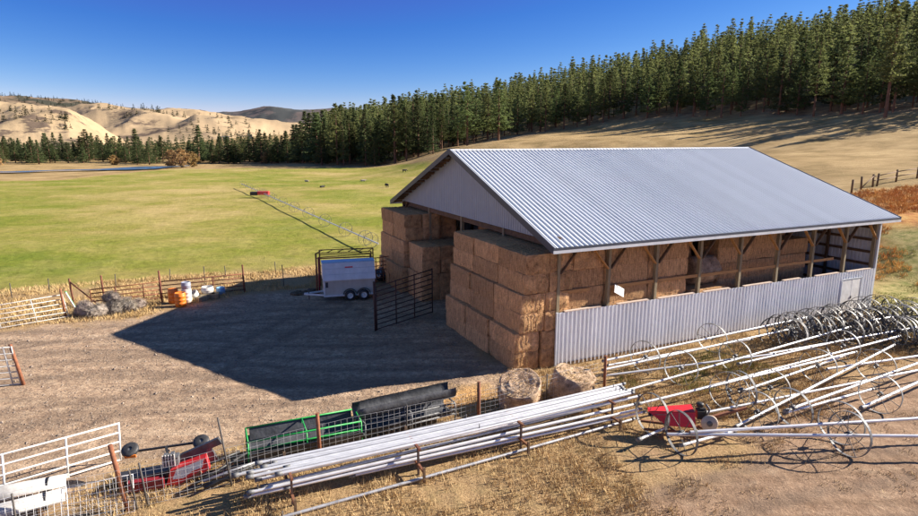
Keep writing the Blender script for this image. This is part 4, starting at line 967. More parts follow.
mids = [((248, 493, .55), (636, 404, .55), 'alu'), ((262, 487, .6), (628, 399, .6), 'aluold'), ((300, 470, .6), (615, 397, .62), 'aluold'), ((245, 497, .42), (641, 409, .42), 'alu'), ((285, 488, .42), (632, 405, .45), 'aluold')]
for i, (a, b, mt) in enumerate(mids): pipe(G(*a), G(*b), .052, f'{"bright" if mt=="alu" else "dull grey"} pipe low in the stack, {ordn[i]} below the top layer', GP, mt)
pipe(G(273, 520, .08), G(634, 419, .10), .05, 'single pipe lying on the dry grass in front of the stack', None, 'aluold')
pipe(G(350, 476, .3), G(645, 412, .25), .05, 'low pipe at the front foot of the pipe stack', None, 'alu')
for i, t in enumerate((.07, .35, .62, .9)):
    c = along(A0, B0, t); o = empty('pipe_rack', (c.x, c.y, 0), math.atan2(nn.y, nn.x), f'rusty rack under the pipe stack, {ordn[i]} from the left', 'rack', 'rusty racks under the pipe stack')
    MB().beam((-1.15, 0, .90), (.12, 0, .90), .07, .07).build('top_beam', M['rust'], o); MB().beam((-1.5, 0, .34), (.12, 0, .34), .07, .07).build('low_beam', M['rust'], o)
    for x in (-1.48, .1): MB().box((x, 0, .55 if x > -1 else .24), (.07, .07, 1.1 if x > -1 else .48)).build('leg', M['darklumber'], o)
    MB().box((-1.0, 0, .43), (.06, .06, .87)).build('leg', M['darkpipe'], o)
# ---------------------------------------------------------------- irrigation wheels
def wheel_parts(R_=.74, bw=.10, ns=9, seed=0, mt='galv'):
    r = random.Random(seed); rim = MB().lathe([(R_, -bw/2), (R_, bw/2), (R_-.016, bw/2), (R_-.016, -bw/2), (R_, -bw/2)], 44, smooth=False)
    sp = MB()
    for k in range(ns):
        a = 2*PI*k/ns; a2 = a+.12; s = 1 if k % 2 else -1
        sp.tube([(math.cos(a2)*.07, math.sin(a2)*.07, s*.07), (math.cos(a)*(R_-.01), math.sin(a)*(R_-.01), s*.02)], .012, 5, False)
    hub = MB().lathe([(.062, -.1), (.085, -.1), (.085, .1), (.062, .1)], 12)
    return rim.mesh('rim', M[mt]), sp.mesh('spokes', M['galvdark']), hub.mesh('hub', M['galvdark'])
WP = [wheel_parts(seed=0), wheel_parts(mt='galvdark', seed=1), wheel_parts(R_=.70, bw=.17, mt='galvdark', seed=2)]
def wheel(loc, axis, k=0, label=None, group=None, full=True):
    axis = Vector(axis).normalized(); R = axis.to_track_quat('Z', 'Y').to_euler()
    o = empty('irrigation_wheel', loc, 0, label, 'irrigation wheel', group); o.rotation_euler = R
    link('rim', WP[k][0], o); link('spokes', WP[k][1], o)
    if full: link('hub', WP[k][2], o)
    return o
GL = 'wheel line pipes lying in the grass right of the pipe stack'
runs = [((603, 361, .75), (808, 317, 1.0), 'long pipe lying closest to the low ribbed wall'), ((603, 370, .7), (796, 328, .75), 'second long pipe away from the low ribbed wall'), ((603, 376, .35), (775, 354, .6), 'pipe slanting gently below the two nearest the ribbed wall'),
 ((625, 391, .4), (850, 327, .8), 'long pipe rising from the end of the pipe stack to the wheel heap'), ((738, 364, .5), (835, 342, .7), 'short pipe ending in front of the wheel heap'), ((638, 404, .75), (856, 352, .75), 'long pipe passing just above the red mover hood'),
 ((740, 392, .5), (847, 355, .6), 'pipe slanting steeply behind the rust-orange arm'), ((735, 427, .4), (894, 345, .8), 'steeply slanting pipe crossing the ones behind'), ((785, 411, .6), (960, 348, .75), 'pipe running off the right edge below the wheel heap'),
 ((784, 413.5, .35), (873, 389, .4), 'short pipe with a free right end in front of the wheels at the right'), ((861, 408, .35), (985, 352, .7), 'thick pipe starting above the large front wheel and leaving to the right'), ((827, 369, .5), (940, 353, .7), 'nearly level pipe in front of the wheel heap at the right'),
 ((690, 432.5, .85), (960, 416, .85), 'upper one of the two level pipes passing through the front right wheel'), ((667, 434.5, .75), (960, 436.5, .75), 'lower one of the two level pipes passing through the front right wheel'), ((681, 445.5, .35), (735, 431, .3), 'short open-ended pipe piece right of the front red-mover wheel'),
 ((638, 440, .35), (668, 427, .35), 'short pipe piece under the left wheel of the red mover'), ((662, 399, .35), (900, 336, .7), 'long pipe running from behind the red mover toward the right end of the wheel heap'), ((704, 413, .4), (940, 366, .6), 'long pipe passing under the steep pipes toward the right edge'), ((605, 366, .5), (752, 339, .55), 'shorter pipe between the two pipes nearest the ribbed wall'), ((768, 354, .5), (935, 324, .75), 'pipe resting on the front of the wheel heap'), ((895, 316.5, .9), (868, 321, .9), 'short bright pipe lying on top of the wheel heap')]
for a, b, l in runs:
    if l: pipe(G(*a), G(*b), .058 if 'level' in l or 'thick' in l else .052, l, GL, coup='level' not in l)
def wuv(u, vc, k, axis_az, label, group='loose irrigation wheels among the pipes', tilt=0., R_=.74):
    p = G(u, vc, R_*math.cos(abs(tilt)))
    ax = Vector((math.sin(math.radians(axis_az)), math.cos(math.radians(axis_az)), math.sin(tilt)))
    wheel(Vector((p.x, p.y, R_*math.cos(tilt))), ax, k, label, group)
wl = [(849, 434, 0, 68, 'large front wheel at the right, nearest the camera, crossed by the two level pipes'), (841, 423, 0, 60, 'wheel directly behind the large front right wheel'), (757, 412, 1, 48, 'dark wheel just right of the rust-orange arm'),
 (652, 414, 1, 62, 'dark wheel on the left side of the red mover'), (681, 433, 1, 66, 'wheel in front of the red mover hood'), (729, 391, 1, 45, 'wheel behind the engine of the red mover'), (741, 390, 0, 70, 'wheel right behind the one at the engine'),
 (681, 368, 0, 45, 'wheel on the second pipe in front of the ribbed wall'), (645, 357, 1, 50, 'small-looking wheel against the ribbed wall near the two round bales'), (735, 356, 0, 52, 'wheel in the middle between the ribbed wall and the engine'), (712, 338, 1, 48, 'wheel against the ribbed wall right of centre'),
 (818, 366, 0, 52, 'wheel standing left below the wheel heap'), (843, 346, 0, 58, 'large wheel at the front of the wheel heap'), (793, 408, 0, 60, 'wheel leaning under the steep pipe'), (880, 394, 0, 58, 'pale thin wheel at the right above the free pipe end'), (770, 388, 1, 45, 'wheel standing right of the rust-orange arm end'), (793, 333, 1, 62, 'wheel at the left foot of the wheel heap'), (876, 366, 1, 50, 'wheel between the pipes at the far right')]
for u, v, k, az, l in wl: wuv(u, v, k, az+random.uniform(-4, 4), l, tilt=random.uniform(-.12, .12))
# heap of wheels by the end of the shed
PZ = gp((752, 351), (770, 337), (800, 330), (868, 318), (940, 326), (1010, 345), (1000, 365), (918, 352), (868, 348), (800, 352))
row = 0; cnt = 0
for rb in range(7):
    rc = 0
    for ra in range(34):
        p = BL(11.6+ra*.44+rb*.2, -.95-rb*.98); x, y = p.x+random.uniform(-.15, .15), p.y+random.uniform(-.15, .15)
        if float(sdist([x], [y], PZ)[0]) > -.1: continue
        if rb > 2 and random.random() < .3: continue
        az = 58+random.uniform(-22, 22); ti = random.uniform(-.5, .35); lift = random.choice((0, 0, .08, .2)) if ra % 3 else 0
        ax = Vector((math.sin(math.radians(az)), math.cos(math.radians(az)), ti))
        kk = random.choice((1, 1, 2)); rc += 1
        side = f'{ordn[rb]} row from the wall'
        wheel(Vector((x, y, .73*math.cos(math.asin(min(.9, abs(ti))))+lift)), ax, kk, f'steel wheel in the heap, {side}, {ordinal(rc)} from left', 'heap of irrigation wheels at the shed end')
        cnt += 1
print('heap wheels', cnt)
# red mover
def mover():
    c = G(680, 436); o = empty('wheel_line_mover', (c.x, c.y, 0), -.12, 'red engine mover with tapered hood standing between irrigation wheels', 'mover')
    z0 = .38
    m = MB(); top = [(-1.15, -.05, z0+.50), (.40, -.16, z0+.60), (.40, .42, z0+.64), (-1.12, .2, z0+.54)]; bot = [(-.55, -.34, z0+.14), (.38, -.40, z0+.16), (.38, .42, z0+.16), (-.55, .25, z0+.14)]
    m.add(top+bot, [(0, 1, 2, 3), (7, 6, 5, 4), (0, 4, 5, 1), (1, 5, 6, 2), (2, 6, 7, 3), (3, 7, 4, 0)]); m.build('hood', M['red'], o)
    MB().beam((-1.12, -.055, z0+.51), (.40, -.165, z0+.61), .03, .03).build('hood_edge', M['darkred'], o)
    m = MB(); m.box((.62, .02, z0+.48), (.26, .28, .28)); m.box((.62, .02, z0+.66), (.34, .1, .06)); m.box((.78, .1, z0+.5), (.1, .2, .2)); m.build('engine', M['black'], o)
    m = MB(); m.lathe([(0, 0), (.12, 0), (.12, .1), (.09, .13), (0, .13)], 16, (.6, .05, z0+.75)); m.build('air_filter', M['black'], o)
    MB().tube([(.78, -.15, z0+.4), (.86, -.18, z0+.75), (.75, -.1, z0+.9)], .035, 7).build('exhaust', M['galvdark'], o)
    d_ = MB().lathe([(0, .03), (.27, .03), (.29, 0), (.27, -.03), (0, -.03)], 26, (.86, -.28, z0+.28), Matrix.Rotation(PI/2-.15, 3, 'X')).build('drive_disc', M['disc'], o)
    MB().lathe([(0, .05), (.09, .05), (.1, 0)], 14, (.86, -.30, z0+.28), Matrix.Rotation(PI/2-.15, 3, 'X')).build('disc_hub', M['galvdark'], d_)
    MB().beam((.9, .0, z0+.35), (2.3, .55, z0+.55), .1, .09).build('drive_arm', M['rustorange'], o)
    MB().beam((-.9, 0, z0+.45), (-.2, .1, .12), .07, .07).build('frame_leg', M['darklumber'], o)
    MB().beam((-1.3, .3, .35), (1.2, .1, .28), .09, .08).build('frame_bar', M['rust'], o); MB().beam((-1.3, -.3, .33), (.9, -.25, .25), .07, .07).build('frame_bar', M['rust'], o)
    MB().tube([(.45, -.3, z0+.1), (.7, -.35, z0-.1), (1., -.2, z0-.15)], .02, 6).build('chain', M['black'], o)
mover()
# ---------------------------------------------------------------- wheel line out in the pasture
def fieldline():
    A, Bp = G(371, 240.5, .8), G(243, 184.5, .8); A.z = 0; Bp.z = 0; d = (Bp-A); L = d.length; d.normalize()
    o = empty('wheel_line', A, 0, 'long irrigation wheel line standing across the green pasture', 'wheel line')
    MB().tube([d*(-2)+Vector((0, 0, .8)), d*(L*.5)+Vector((0, 0, .78)), d*(L+2)+Vector((0, 0, .8))], .07, 7).build('axle_pipe', M['alu'], o)
    e = d.to_track_quat('Z', 'Y').to_euler(); n = 10
    ss = sorted([L*i/n for i in range(n+1)]+[1.6, L*.62])
    for s in ss:
        w_ = link('wheel', wbig[0], o, d*s+Vector((0, 0, .82)), e); link('spokes', wbig[1], w_)
    for k in range(n*2): 
        q = d*(L*(k+.5)/(2*n))+Vector((0, 0, .8)); MB().tube([q, q+Vector((0, 0, .35))], .03, 5).build('sprinkler', M['galvdark'], o)
    c = d*(L*.70)
    mv = MB().box(c+Vector((0, 0, .9)), (1.9, .9, .6)).build('mover_hood', M['red'], o); MB().box(c+Vector((-1.7, .1, .8)), (1.2, .8, .6)).build('mover_engine', M['black'], o)
    for s in (-1.4, 1.4):
        w_ = link('wheel', wbig[0], o, c+d*s+Vector((0, 0, .82)), e); link('spokes', wbig[1], w_)
wbig = wheel_parts(R_=.74, bw=.10, ns=8, seed=4)
fieldline()
# cows
def cow_mesh(lying):
    m = MB(); z = .35 if lying else 1.05
    m.tube([(-.95, 0, z+.08), (-.7, 0, z), (-.2, 0, z-.04), (.4, 0, z), (.75, 0, z+.08), (1.0, 0, z+.22), (1.3, 0, z+.22 if lying else z-.15)], [.12, .33, .38, .36, .3, .18, .12], 12)
    m.tube([(1.25, 0, z+.25 if lying else z-.12), (1.55, 0, z+.1 if lying else z-.45)], [.14, .08], 9)
    m.tube([(-.98, 0, z+.15), (-1.1, 0, z-.1), (-1.08, 0, max(.05, z-.6))], [.05, .03, .03], 5)
    for s in (-1, 1): m.tube([(1.28, s*.1, z+.32 if lying else z), (1.25, s*.28, z+.36 if lying else z+.03)], [.05, .02], 5)
    if not lying:
        for x in (-.65, .6):
            for s in (-1, 1): m.tube([(x, s*.2, z-.15), (x-.04, s*.2, z-.55), (x+.02, s*.2, 0)], [.15, .08, .06], 7)
    else:
        for x in (-.6, .55):
            for s in (-1, 1): m.tube([(x, s*.28, .2), (x+.35, s*.4, .08), (x+.1, s*.42, .06)], [.14, .07, .05], 6)
    return m
cows = [(404.5, 176, 0, 'cow', 'black cow standing in the pasture left of the shed roof', .4), (387, 187, 0, 'cow', 'black cow standing nearest in the pasture below the pines', 2.2), (322, 186.5, 1, 'cow', 'black cow lying alone in the middle of the pasture', 1.), (363, 180, 1, 'cowtan', 'pale cow lying in the pasture below the pine clump', .2), (307, 180, 1, 'cowtan', 'pale cow lying farther left in the pasture', 2.6)]
for u, v, ly, mt, l, r_ in cows:
    q = G(u, v); o = cow_mesh(ly).build('cow', M[mt], None, (q.x, q.y, tz(q.x, q.y))); o.rotation_euler.z = r_; o.scale = (.62, .62, .62); tag(o, l, 'cow', 'cows in the pasture')
# far rail fence behind the shed
def farfence():
    def W_(u, d): x, y = az_pt(u, d); return Vector((x, y, tz(x, y)))
    pts = [W_(843, 66), W_(852, 68), W_(863, 70), W_(867, 70.5), W_(885, 73), W_(905, 75), W_(930, 78)]
    c = pts[0]; o = empty('rail_fence', c, 0, 'short dark rail fence on the golden slope behind the shed roof', 'fence')
    for p in pts: post(o, p-c, p-c+Vector((random.uniform(-.1, .1), 0, 1.5)), .11, M['darklumber'])
    for a, b in zip(pts[2:-1], pts[3:]):
        for h in (.7, 1.25): MB().tube([a-c+Vector((0, 0, h)), b-c+Vector((0, 0, h+random.uniform(-.1, .1)))], .06, 6).build('rail', M['darklumber'], o)
    MB().tube([pts[1]-c+Vector((0, 0, .2)), pts[2]-c+Vector((0, 0, 1.3))], .06, 6).build('rail', M['darklumber'], o)
farfence()
# white hand lines parked beyond the ridge
x, y = az_pt(697, 148); o = empty('sprinkler_cart', (x, y, tz(x, y)), 0, 'small pale wheeled sprinkler frame on the golden slope above the shed ridge', 'sprinkler frame')
for s in (-2.4, 0, 2.4):
    w_ = link('wheel', wbig[0], o, (s, 0, .8), (PI/2, .6, 0)); link('spokes', wbig[1], w_)
MB().tube([(-3.6, 0, .8), (3.8, 0, .8)], .06, 6).build('axle', M['alu'], o)
# farm houses on the far hills
def hz(u, d):
    x, y = az_pt(u, d); return x, y
for u, v, d, sx, l, c2 in ((235, 139.0, 500, 5.0, 'dark farmhouse with low gabled roof on the far slope', 'housewall'), (229, 139, 510, 3.6, 'small dark outbuilding left of the far farmhouse', 'housewall'), (258.5, 137, 520, 3.2, 'tiny grey shed right of the far farmhouse', 'galv')):
    x, y = az_pt(u, d); z = zv(d, v); o = empty('farmhouse' if sx > 4.9 and sx < 5.01 and u == 235 else 'outbuilding', (x, y, z-1), .3, l, 'house' if sx > 4.9 and sx < 5.01 and u == 235 else 'shed')
    MB().box((0, 0, .8), (sx, sx*.6, 3.6)).build('wall', M[c2], o)
    MB().prism([(-sx*.36, 0), (sx*.36, 0), (0, sx*.18)], lambda p, q: Vector((-sx*.54, p, 2.61+q)), lambda p, q: Vector((sx*.54, p, 2.61+q))).build('roof', M['houseroof'], o)
    for k in range(3 if sx > 4.9 and sx < 5.01 and u == 235 else 1): MB().box((-sx*.3+k*sx*.3, -sx*.3-.02, 1.6), (1.2, .06, 1.)).build('window', M['window'], o)
# ---------------------------------------------------------------- trees
def crown(H, h0, R_, nwh, nbr, ncl, q, size, seed, shape='pine'):
    r = np.random.default_rng(seed); C = []; T = []
    lean = r.normal(0, .02, 2)
    for w_ in range(nwh):
        t = (w_+r.uniform(-.4, .4))/(nwh-1); t = min(max(t, 0), 1); z = h0+(H-h0)*t
        if shape == 'pine': prof = (1-t)**.66*(.72+.28*min(1, t/.15))*1.12 
        elif shape == 'fir': prof = (1-t)**.9
        else: prof = math.sin(PI*(.12+.84*t))**.7
        asym = r.uniform(.72, 1.15)
        for b in range(nbr):
            if r.random() < .13: continue
            a = r.uniform(0, 2*PI); Lb = max(.25, R_*prof*asym*r.uniform(.65, 1.18))
            for c in range(ncl):
                s = (c+1)/ncl*(.8+.2*r.random()); s = .25+.75*s
                droop = -.18*Lb*s if shape != 'round' else .1*Lb*s
                T.append((math.cos(a)*Lb*s+lean[0]*z+r.normal(0, .12), math.sin(a)*Lb*s+lean[1]*z+r.normal(0, .12), z+droop+r.normal(0, .16)+(.22*Lb*s*s if shape == 'pine' else 0)))
    T.append((lean[0]*H, lean[1]*H, H)); T = np.array(T); n = len(T)
    P = np.repeat(T, q, 0); m = len(P); sf_ = (1-.40*np.clip((P[:, 2:3]-h0)/(H-h0), 0, 1)) if shape != 'round' else np.ones((m, 1)); P = P+r.normal(0, size*.45, (m, 3))*[1, 1, .6]*sf_
    d1 = r.normal(0, 1, (m, 3)); d1[:, 2] *= .5; d1 /= np.linalg.norm(d1, axis=1)[:, None]
    d2 = np.cross(d1, r.normal(0, 1, (m, 3))); d2 /= np.linalg.norm(d2, axis=1)[:, None]
    s1 = size*sf_*r.uniform(.6, 1.3, (m, 1)); s2 = size*sf_*r.uniform(.25, .6, (m, 1))
    V = np.stack([P-d1*s1, P+d2*s2, P+d1*s1*.9, P-d2*s2*.8], 1).reshape(-1, 3); F = np.arange(m*4).reshape(m, 4)
    return V, F
def trunk_np(H, r0, n=7, lean=0):
    zs = [0, H*.3, H*.6, H*.93]; rs = [r0, r0*.78, r0*.5, r0*.12]; V = []; F = []
    for z, rr in zip(zs, rs):
        for j in range(n): V.append((rr*math.cos(2*PI*j/n), rr*math.sin(2*PI*j/n), z-.8 if z == 0 else z))
    for i in range(3):
        for j in range(n): F.append((i*n+j, i*n+(j+1) % n, (i+1)*n+(j+1) % n, (i+1)*n+j))
    return np.array(V), np.array(F)
def limbs(V, F, H, h0, R_, seed):
    r = random.Random(seed); V = list(map(tuple, V)); F = list(map(tuple, F))
    for k in range(16):
        z = h0*.75+(H*.8-h0*.75)*k/16; a = r.uniform(0, 2*PI); L_ = R_*.7*(1-(z/H)**2); q = Vector((math.cos(a)*L_, math.sin(a)*L_, z+L_*.15)); p = Vector((0, 0, z)); t = Vector((-math.sin(a), math.cos(a), 0))*.06; o = len(V)
        V += [tuple(p-t), tuple(p+t), tuple(q+t*.3), tuple(q-t*.3)]; F.append((o, o+1, o+2, o+3))
        V += [tuple(p-Vector((0, 0, .06))), tuple(p+Vector((0, 0, .06))), tuple(q+Vector((0, 0, .02))), tuple(q-Vector((0, 0, .02)))]; F.append((o+4, o+5, o+6, o+7))
    return np.array(V), np.array(F)
TV = []
specs = [(24, 7.5, 3.6, 'pine'), (26, 10, 3.3, 'pine'), (22, 4.5, 3.7, 'pine'), (25, 5.5, 3.0, 'fir'), (21, 2.5, 3.4, 'fir'), (27, 12, 3.1, 'pine'), (23, 8, 4.0, 'pine'), (24, 3, 3.5, 'fir'), (20, 5, 3.2, 'pine')]
for i, (H, h0, R_, sh) in enumerate(specs):
    V, F = crown(H, h0*.75, R_*1.38, 29, 8, 5, 4, .43, i, sh); tv, tf = trunk_np(H, .30+.004*H); tv, tf = limbs(tv, tf, H, h0, R_, i)
    TV.append((npmesh('crown', V, F, M['needles' if sh == 'pine' else 'needles2']), npmesh('trunk', tv, tf, M['trunk']), sh, H))
def place_tree(k, x, y, s, label, group, name='pine_tree', cat='pine tree', z=None):
    o = empty(name, (x, y, (tz(x, y) if z is None else z)-.1), random.uniform(0, 2*PI), label, cat, group)
    sx = s*random.uniform(.95, 1.38); o.scale = (sx, sx, s)
    link('crown', TV[k][0], o); link('trunk', TV[k][1], o)
    return o
# hillside forest: scatter with a minimum spacing
rng = np.random.default_rng(5)
ub = lambda x, y: 459+FPX*_c*x/y
cand = []
pts = []
cell = {}
def okp(x, y, dmin):
    i, j = int(x//6), int(y//6)
    for a in (-1, 0, 1):
        for b in (-1, 0, 1):
            for (px, py) in cell.get((i+a, j+b), ()):
                if (px-x)**2+(py-y)**2 < dmin*dmin: return False
    cell.setdefault((i, j), []).append((x, y)); return True
XS = rng.uniform(-90, 420, 60000); YS = rng.uniform(110, 520, 60000)
SD = sdist(XS, YS, Z_FOR)
for x, y, sdv in zip(XS, YS, SD):
    u = ub(x, y)
    if sdv > 0 or u < 314 or u > 975: continue
    if sdv < -175: continue
    dm = 4.8 if u < 425 else 4.8+1.7*rng.random()
    if u > 425 and float(fbm([x/28], [y/28], 2, 77)[0]) < .27: continue
    if -sdv < 7 and rng.random() < .35: continue
    if okp(x, y, dm): pts.append((x, y, -sdv, u))
pts.sort(key=lambda p: math.hypot(p[0], p[1])+(p[2]*.6))
print('forest trees', len(pts))
NI = 165
front = sorted([i for i in range(NI) if pts[i][2] < 6 and i < NI], key=lambda i: pts[i][3])
rank = {i: k for k, i in enumerate(front)}
def ordinal(n): return f"{n}{'th' if 10 <= n % 100 <= 20 else {1:'st',2:'nd',3:'rd'}.get(n % 10,'th')}"
for i in range(NI):
    x, y, e, u = pts[i]; k = random.choice((0, 1, 2, 3, 5, 6, 7, 8)) if u > 425 else random.choice((2, 3, 4, 7, 7, 0))
    s = random.uniform(.55, .98)*(1.0 if u > 425 else 1.1)
    if e < 4 and random.random() < .25: s *= .72
    shp = TV[k][2]
    if i in rank: l = f'{ordinal(rank[i]+1)} tree from the left along the front edge of the hillside pine forest'
    else: l = f'{"tall full-crowned pine" if shp=="pine" else "narrow dark conifer"} standing inside the hillside forest behind its front edge'
    place_tree(k, x, y, s, l, 'hillside forest trees' if i in rank else f'inner forest {"pines" if shp=="pine" else "dark conifers"}')
# single tree with open crown in front of the edge, seen left of the shed ridge
for u, d, k, s, l in ((467, 232, 6, 1.02, 'broad lone pine standing out on bare slope left of the shed ridge'), (434, 222, 7, .62, 'small dark conifer in front of the forest edge left of the shed ridge'), (497, 236, 0, .95, 'pine with clear trunk standing forward just above the shed ridge'), (866, 153, 5, 1.02, 'tall pine with bare lower trunk standing forward at the right')):
    x, y = az_pt(u, d); place_tree(k, x, y, s, l, None)
# deeper forest, merged
def merged(name, plist, lowspecs, mats, label, cat, group=None):
    Vs, Fs, Mi = [], [], []; off = 0
    for (x, y, z, s, k, rot) in plist:
        V, F, mi = lowspecs[k]; c, sn = math.cos(rot), math.sin(rot); V2 = V*[s*1.2, s*1.2, s]; X = V2[:, 0]*c-V2[:, 1]*sn+x; Y = V2[:, 0]*sn+V2[:, 1]*c+y
        Vs.append(np.c_[X, Y, V2[:, 2]+z]); Fs.append(F+off); Mi.append(mi); off += len(V)
    if not Vs: return
    o = link(name, npmesh(name, np.concatenate(Vs), np.concatenate(Fs), mats, mi=np.concatenate(Mi))); tag(o, label, cat, group, 'stuff')
LS = []
for i, (H, h0, R_, sh) in enumerate(specs):
    V, F = crown(H, h0*.8, R_*1.3, 17, 7, 3, 2, .8, i+50, sh); tv, tf = trunk_np(H, .35, 5)
    LS.append((np.r_[V, tv], np.r_[F, tf+len(V)], np.r_[np.zeros(len(F)), np.ones(len(tf))]))
rest = [p for p in pts[NI:]][:1500]
zz = TZ(np.array([p[0] for p in rest]), np.array([p[1] for p in rest]))
merged('forest', [(p[0], p[1], z-.3, random.uniform(.5, .92), random.choice((0, 1, 2, 3, 5, 6, 7)), random.uniform(0, 6.28)) for p, z in zip(rest, zz)], LS, [M['needles'], M['trunk']], 'dense pine forest covering the upper hillside', 'forest')
# valley trees
vg = 'valley trees'
vl = []
r = random.Random(12)
nz0 = lambda u: float(fbm([u/14.], [3.], 2, 88)[0])
for i in range(122):
    u = -20+i*2.85+r.uniform(-2.5, 2.5)
    if 176 < u < 196: continue
    d = r.uniform(262, 335) if u < 200 else r.uniform(265, 300); vl.append((u, d, r.uniform(.34, .56)))
vl += [(207.5, 280, .80), (268, 272, .62), (282, 276, .55), (293, 268, .66), (300, 280, .7), (308, 262, .85), (316, 275, .9), (147, 292, .74), (99, 300, .68), (322, 250, .95), (328, 258, .9), (312, 290, .95), (303, 300, .8)]
vl.sort()
for i, (u, d, s) in enumerate(vl[:134]):
    x, y = az_pt(u, d); place_tree(r.choice((2, 4, 4, 7, 7)), x, y, s, f'{ordinal(i+1)} tree from the left in the row of dark conifers along the river flat', vg, 'conifer', 'conifer', z=min(tz(x, y), 9)).scale = (s*r.uniform(1.6, 2.1), s*r.uniform(1.6, 2.1), s)
_lo = []
for k in range(4):
    Vv, F = crown(20, 1.2, 6.4, 13, 7, 3, 2, .85, k+140, 'fir'); _lo.append((Vv, F, np.zeros(len(F))))
_pl = []
for i in range(260):
    u = r.uniform(-70, 326); d = r.uniform(300, 350) if u < 200 else r.uniform(285, 400)
    if nz0(u) < .30 and u < 200: continue
    x, y = az_pt(u, d); _pl.append((x, y, min(tz(x, y), 9)-.3, r.uniform(.30, .52), r.randrange(4), r.uniform(0, 6.28)))
merged('valley_thicket', _pl, _lo, [M['needles2']], 'thicket of bushy dark conifers filling the river flat behind the first row', 'thicket')
# autumn bushes
def bush(u, d, H, R_, label, seed, mt='yellowleaf', dens=1.):
    x, y = az_pt(u, d); o = empty('cottonwood', (x, y, tz(x, y)-.2), 0, label, 'cottonwood', 'autumn cottonwoods on the river flat')
    V, F = crown(H, H*.12, R_, int(16*dens), 9, 3, 3, .42, seed, 'round'); link('crown', npmesh('crown', V, F, M[mt]), o)
    m = MB(); rr = random.Random(seed)
    for k in range(9):
        a = rr.uniform(0, 6.28); m.tube([(0, 0, 0), (math.cos(a)*R_*.25, math.sin(a)*R_*.25, H*.4), (math.cos(a)*R_*.6, math.sin(a)*R_*.6, H*.85)], [.18, .1, .03], 5)
    m.build('trunk', M['trunk'], o)
bush(180, 232, 6.6, 3.2, 'yellow-leaved cottonwood clump at the left of the group beside the river', 71)
bush(190, 230, 7.2, 3.4, 'tallest yellow-leaved cottonwood in the group beside the river', 72)
bush(200, 236, 5.8, 3.0, 'yellow-leaved cottonwood at the right of the group beside the river', 73)
bush(5, 215, 6.2, 4.2, 'yellow cottonwood at the left edge of the view by the river', 74)
bush(272, 268, 5, 2.2, 'low rusty-leaved cottonwood before the conifers left of the forest', 75, 'yellowleaf', .7)
bush(125, 262, 4, 2.4, 'small yellowish cottonwood below the middle of the conifer row', 76)
# brush along the forest foot and the river
def lowcrown(H, R_, seed, sz=.5): return crown(H, .2, R_, 6, 7, 3, 2, sz, seed, 'round')
# far small trees on hills (no one could count them)
def hilltrees(name, V, us, ix, u0, u1, n, band, mat_, smin, smax, seed, label, cond=None):
    r = np.random.default_rng(seed); nd, nu = ix.shape; P = []
    tries = 0
    while len(P) < n and tries < n*60:
        tries += 1; i = r.integers(0, nu-1); 
        if not (u0 < us[i] < u1): continue
        j = int(r.uniform(*band)*(nd-1)); v = V[ix[j, i]]
        if cond is not None and not cond(us[i], j/(nd-1), v): continue
        P.append((v[0]+r.normal(0, 4), v[1]+r.normal(0, 4), v[2]-.8, r.uniform(smin, smax), int(r.integers(0, 4)), r.uniform(0, 6.28)))
    low = []
    for k in range(4):
        Vv, F = crown(18, 1, 6.0, 8, 8, 2, 2, 1.5, k+90, 'fir'); low.append((Vv, F, np.zeros(len(F))))
    merged(name, P, low, [mat_], label, 'distant trees')
nzf = lambda v, s, sd: float(fbm([v[0]*s], [v[1]*s], 3, sd)[0])
hilltrees('distant_trees', hA, usA, ixA, -80, 150, 110, (.02, .5), M['farneedles'], .22, .4, 1, 'scattered dark conifers in the folds of the nearest bare hill', lambda u, t, v: nzf(v, .012, 40) > .60)
hilltrees('distant_trees', hB, usB, ixB, 0, 380, 200, (.02, .38), M['farneedles'], .25, .5, 2, 'patches of dark conifers on the far tan hills', lambda u, t, v: nzf(v, .008, 41) > .60)
hilltrees('distant_trees', hC, usC, ixC, -200, 200, 600, (.3, .85), M['farneedles'], .35, .65, 3, 'wooded crest line of the ridge behind the tan hills', lambda u, t, v: nzf(v, .004, 42) > .44)
# ---------------------------------------------------------------- grass and weeds
def tufts(name, polyfn, n, blades, hmin, hmax, mt, label, seed, wid=.02, bounds=None, avoid=None, spread=.12, uvb=None):
    r = np.random.default_rng(seed); xs = r.uniform(bounds[0], bounds[1], n); ys = r.uniform(bounds[2], bounds[3], n)
    keep = polyfn(xs, ys); u = 459+FPX*_c*xs/np.maximum(ys, 1); keep &= (u > -60) & (u < 980); xs, ys = xs[keep], ys[keep]; n = len(xs); zs = TZ(xs, ys)
    m = n*blades; X = np.repeat(xs, blades)+r.normal(0, spread, m); Y = np.repeat(ys, blades)+r.normal(0, spread, m); Z = np.repeat(zs, blades)-.02
    a = r.uniform(0, 2*PI, m); h = r.uniform(hmin, hmax, m)*np.repeat(r.uniform(.6, 1.25, n), blades); ln = h*r.uniform(.1, .75, m); a2 = r.uniform(0, 2*PI, m); w_ = wid*r.uniform(.6, 1.4, m)
    V = np.stack([np.c_[X-np.cos(a)*w_, Y-np.sin(a)*w_, Z], np.c_[X+np.cos(a)*w_, Y+np.sin(a)*w_, Z], np.c_[X+np.cos(a2)*ln, Y+np.sin(a2)*ln, Z+h]], 1).reshape(-1, 3)
    F = np.arange(m*3).reshape(m, 3)
    tag(link(name, npmesh(name, V, F, M[mt] if isinstance(mt, str) else mt)), label, 'grass', kind='stuff'); print(name, m)
M['drygrass'] = mat('dry_grass', (.60, .44, .23), (.38, .26, .13), .8, .9, lo=.35, hi=.65, spec=.15)
M['goldgrass'] = mat('gold_grass', (.62, .46, .24), (.44, .30, .13), .6, .9, spec=.15)
M['greengrass'] = mat('green_grass', (.22, .24, .06), (.32, .28, .10), .7, .9, spec=.15)
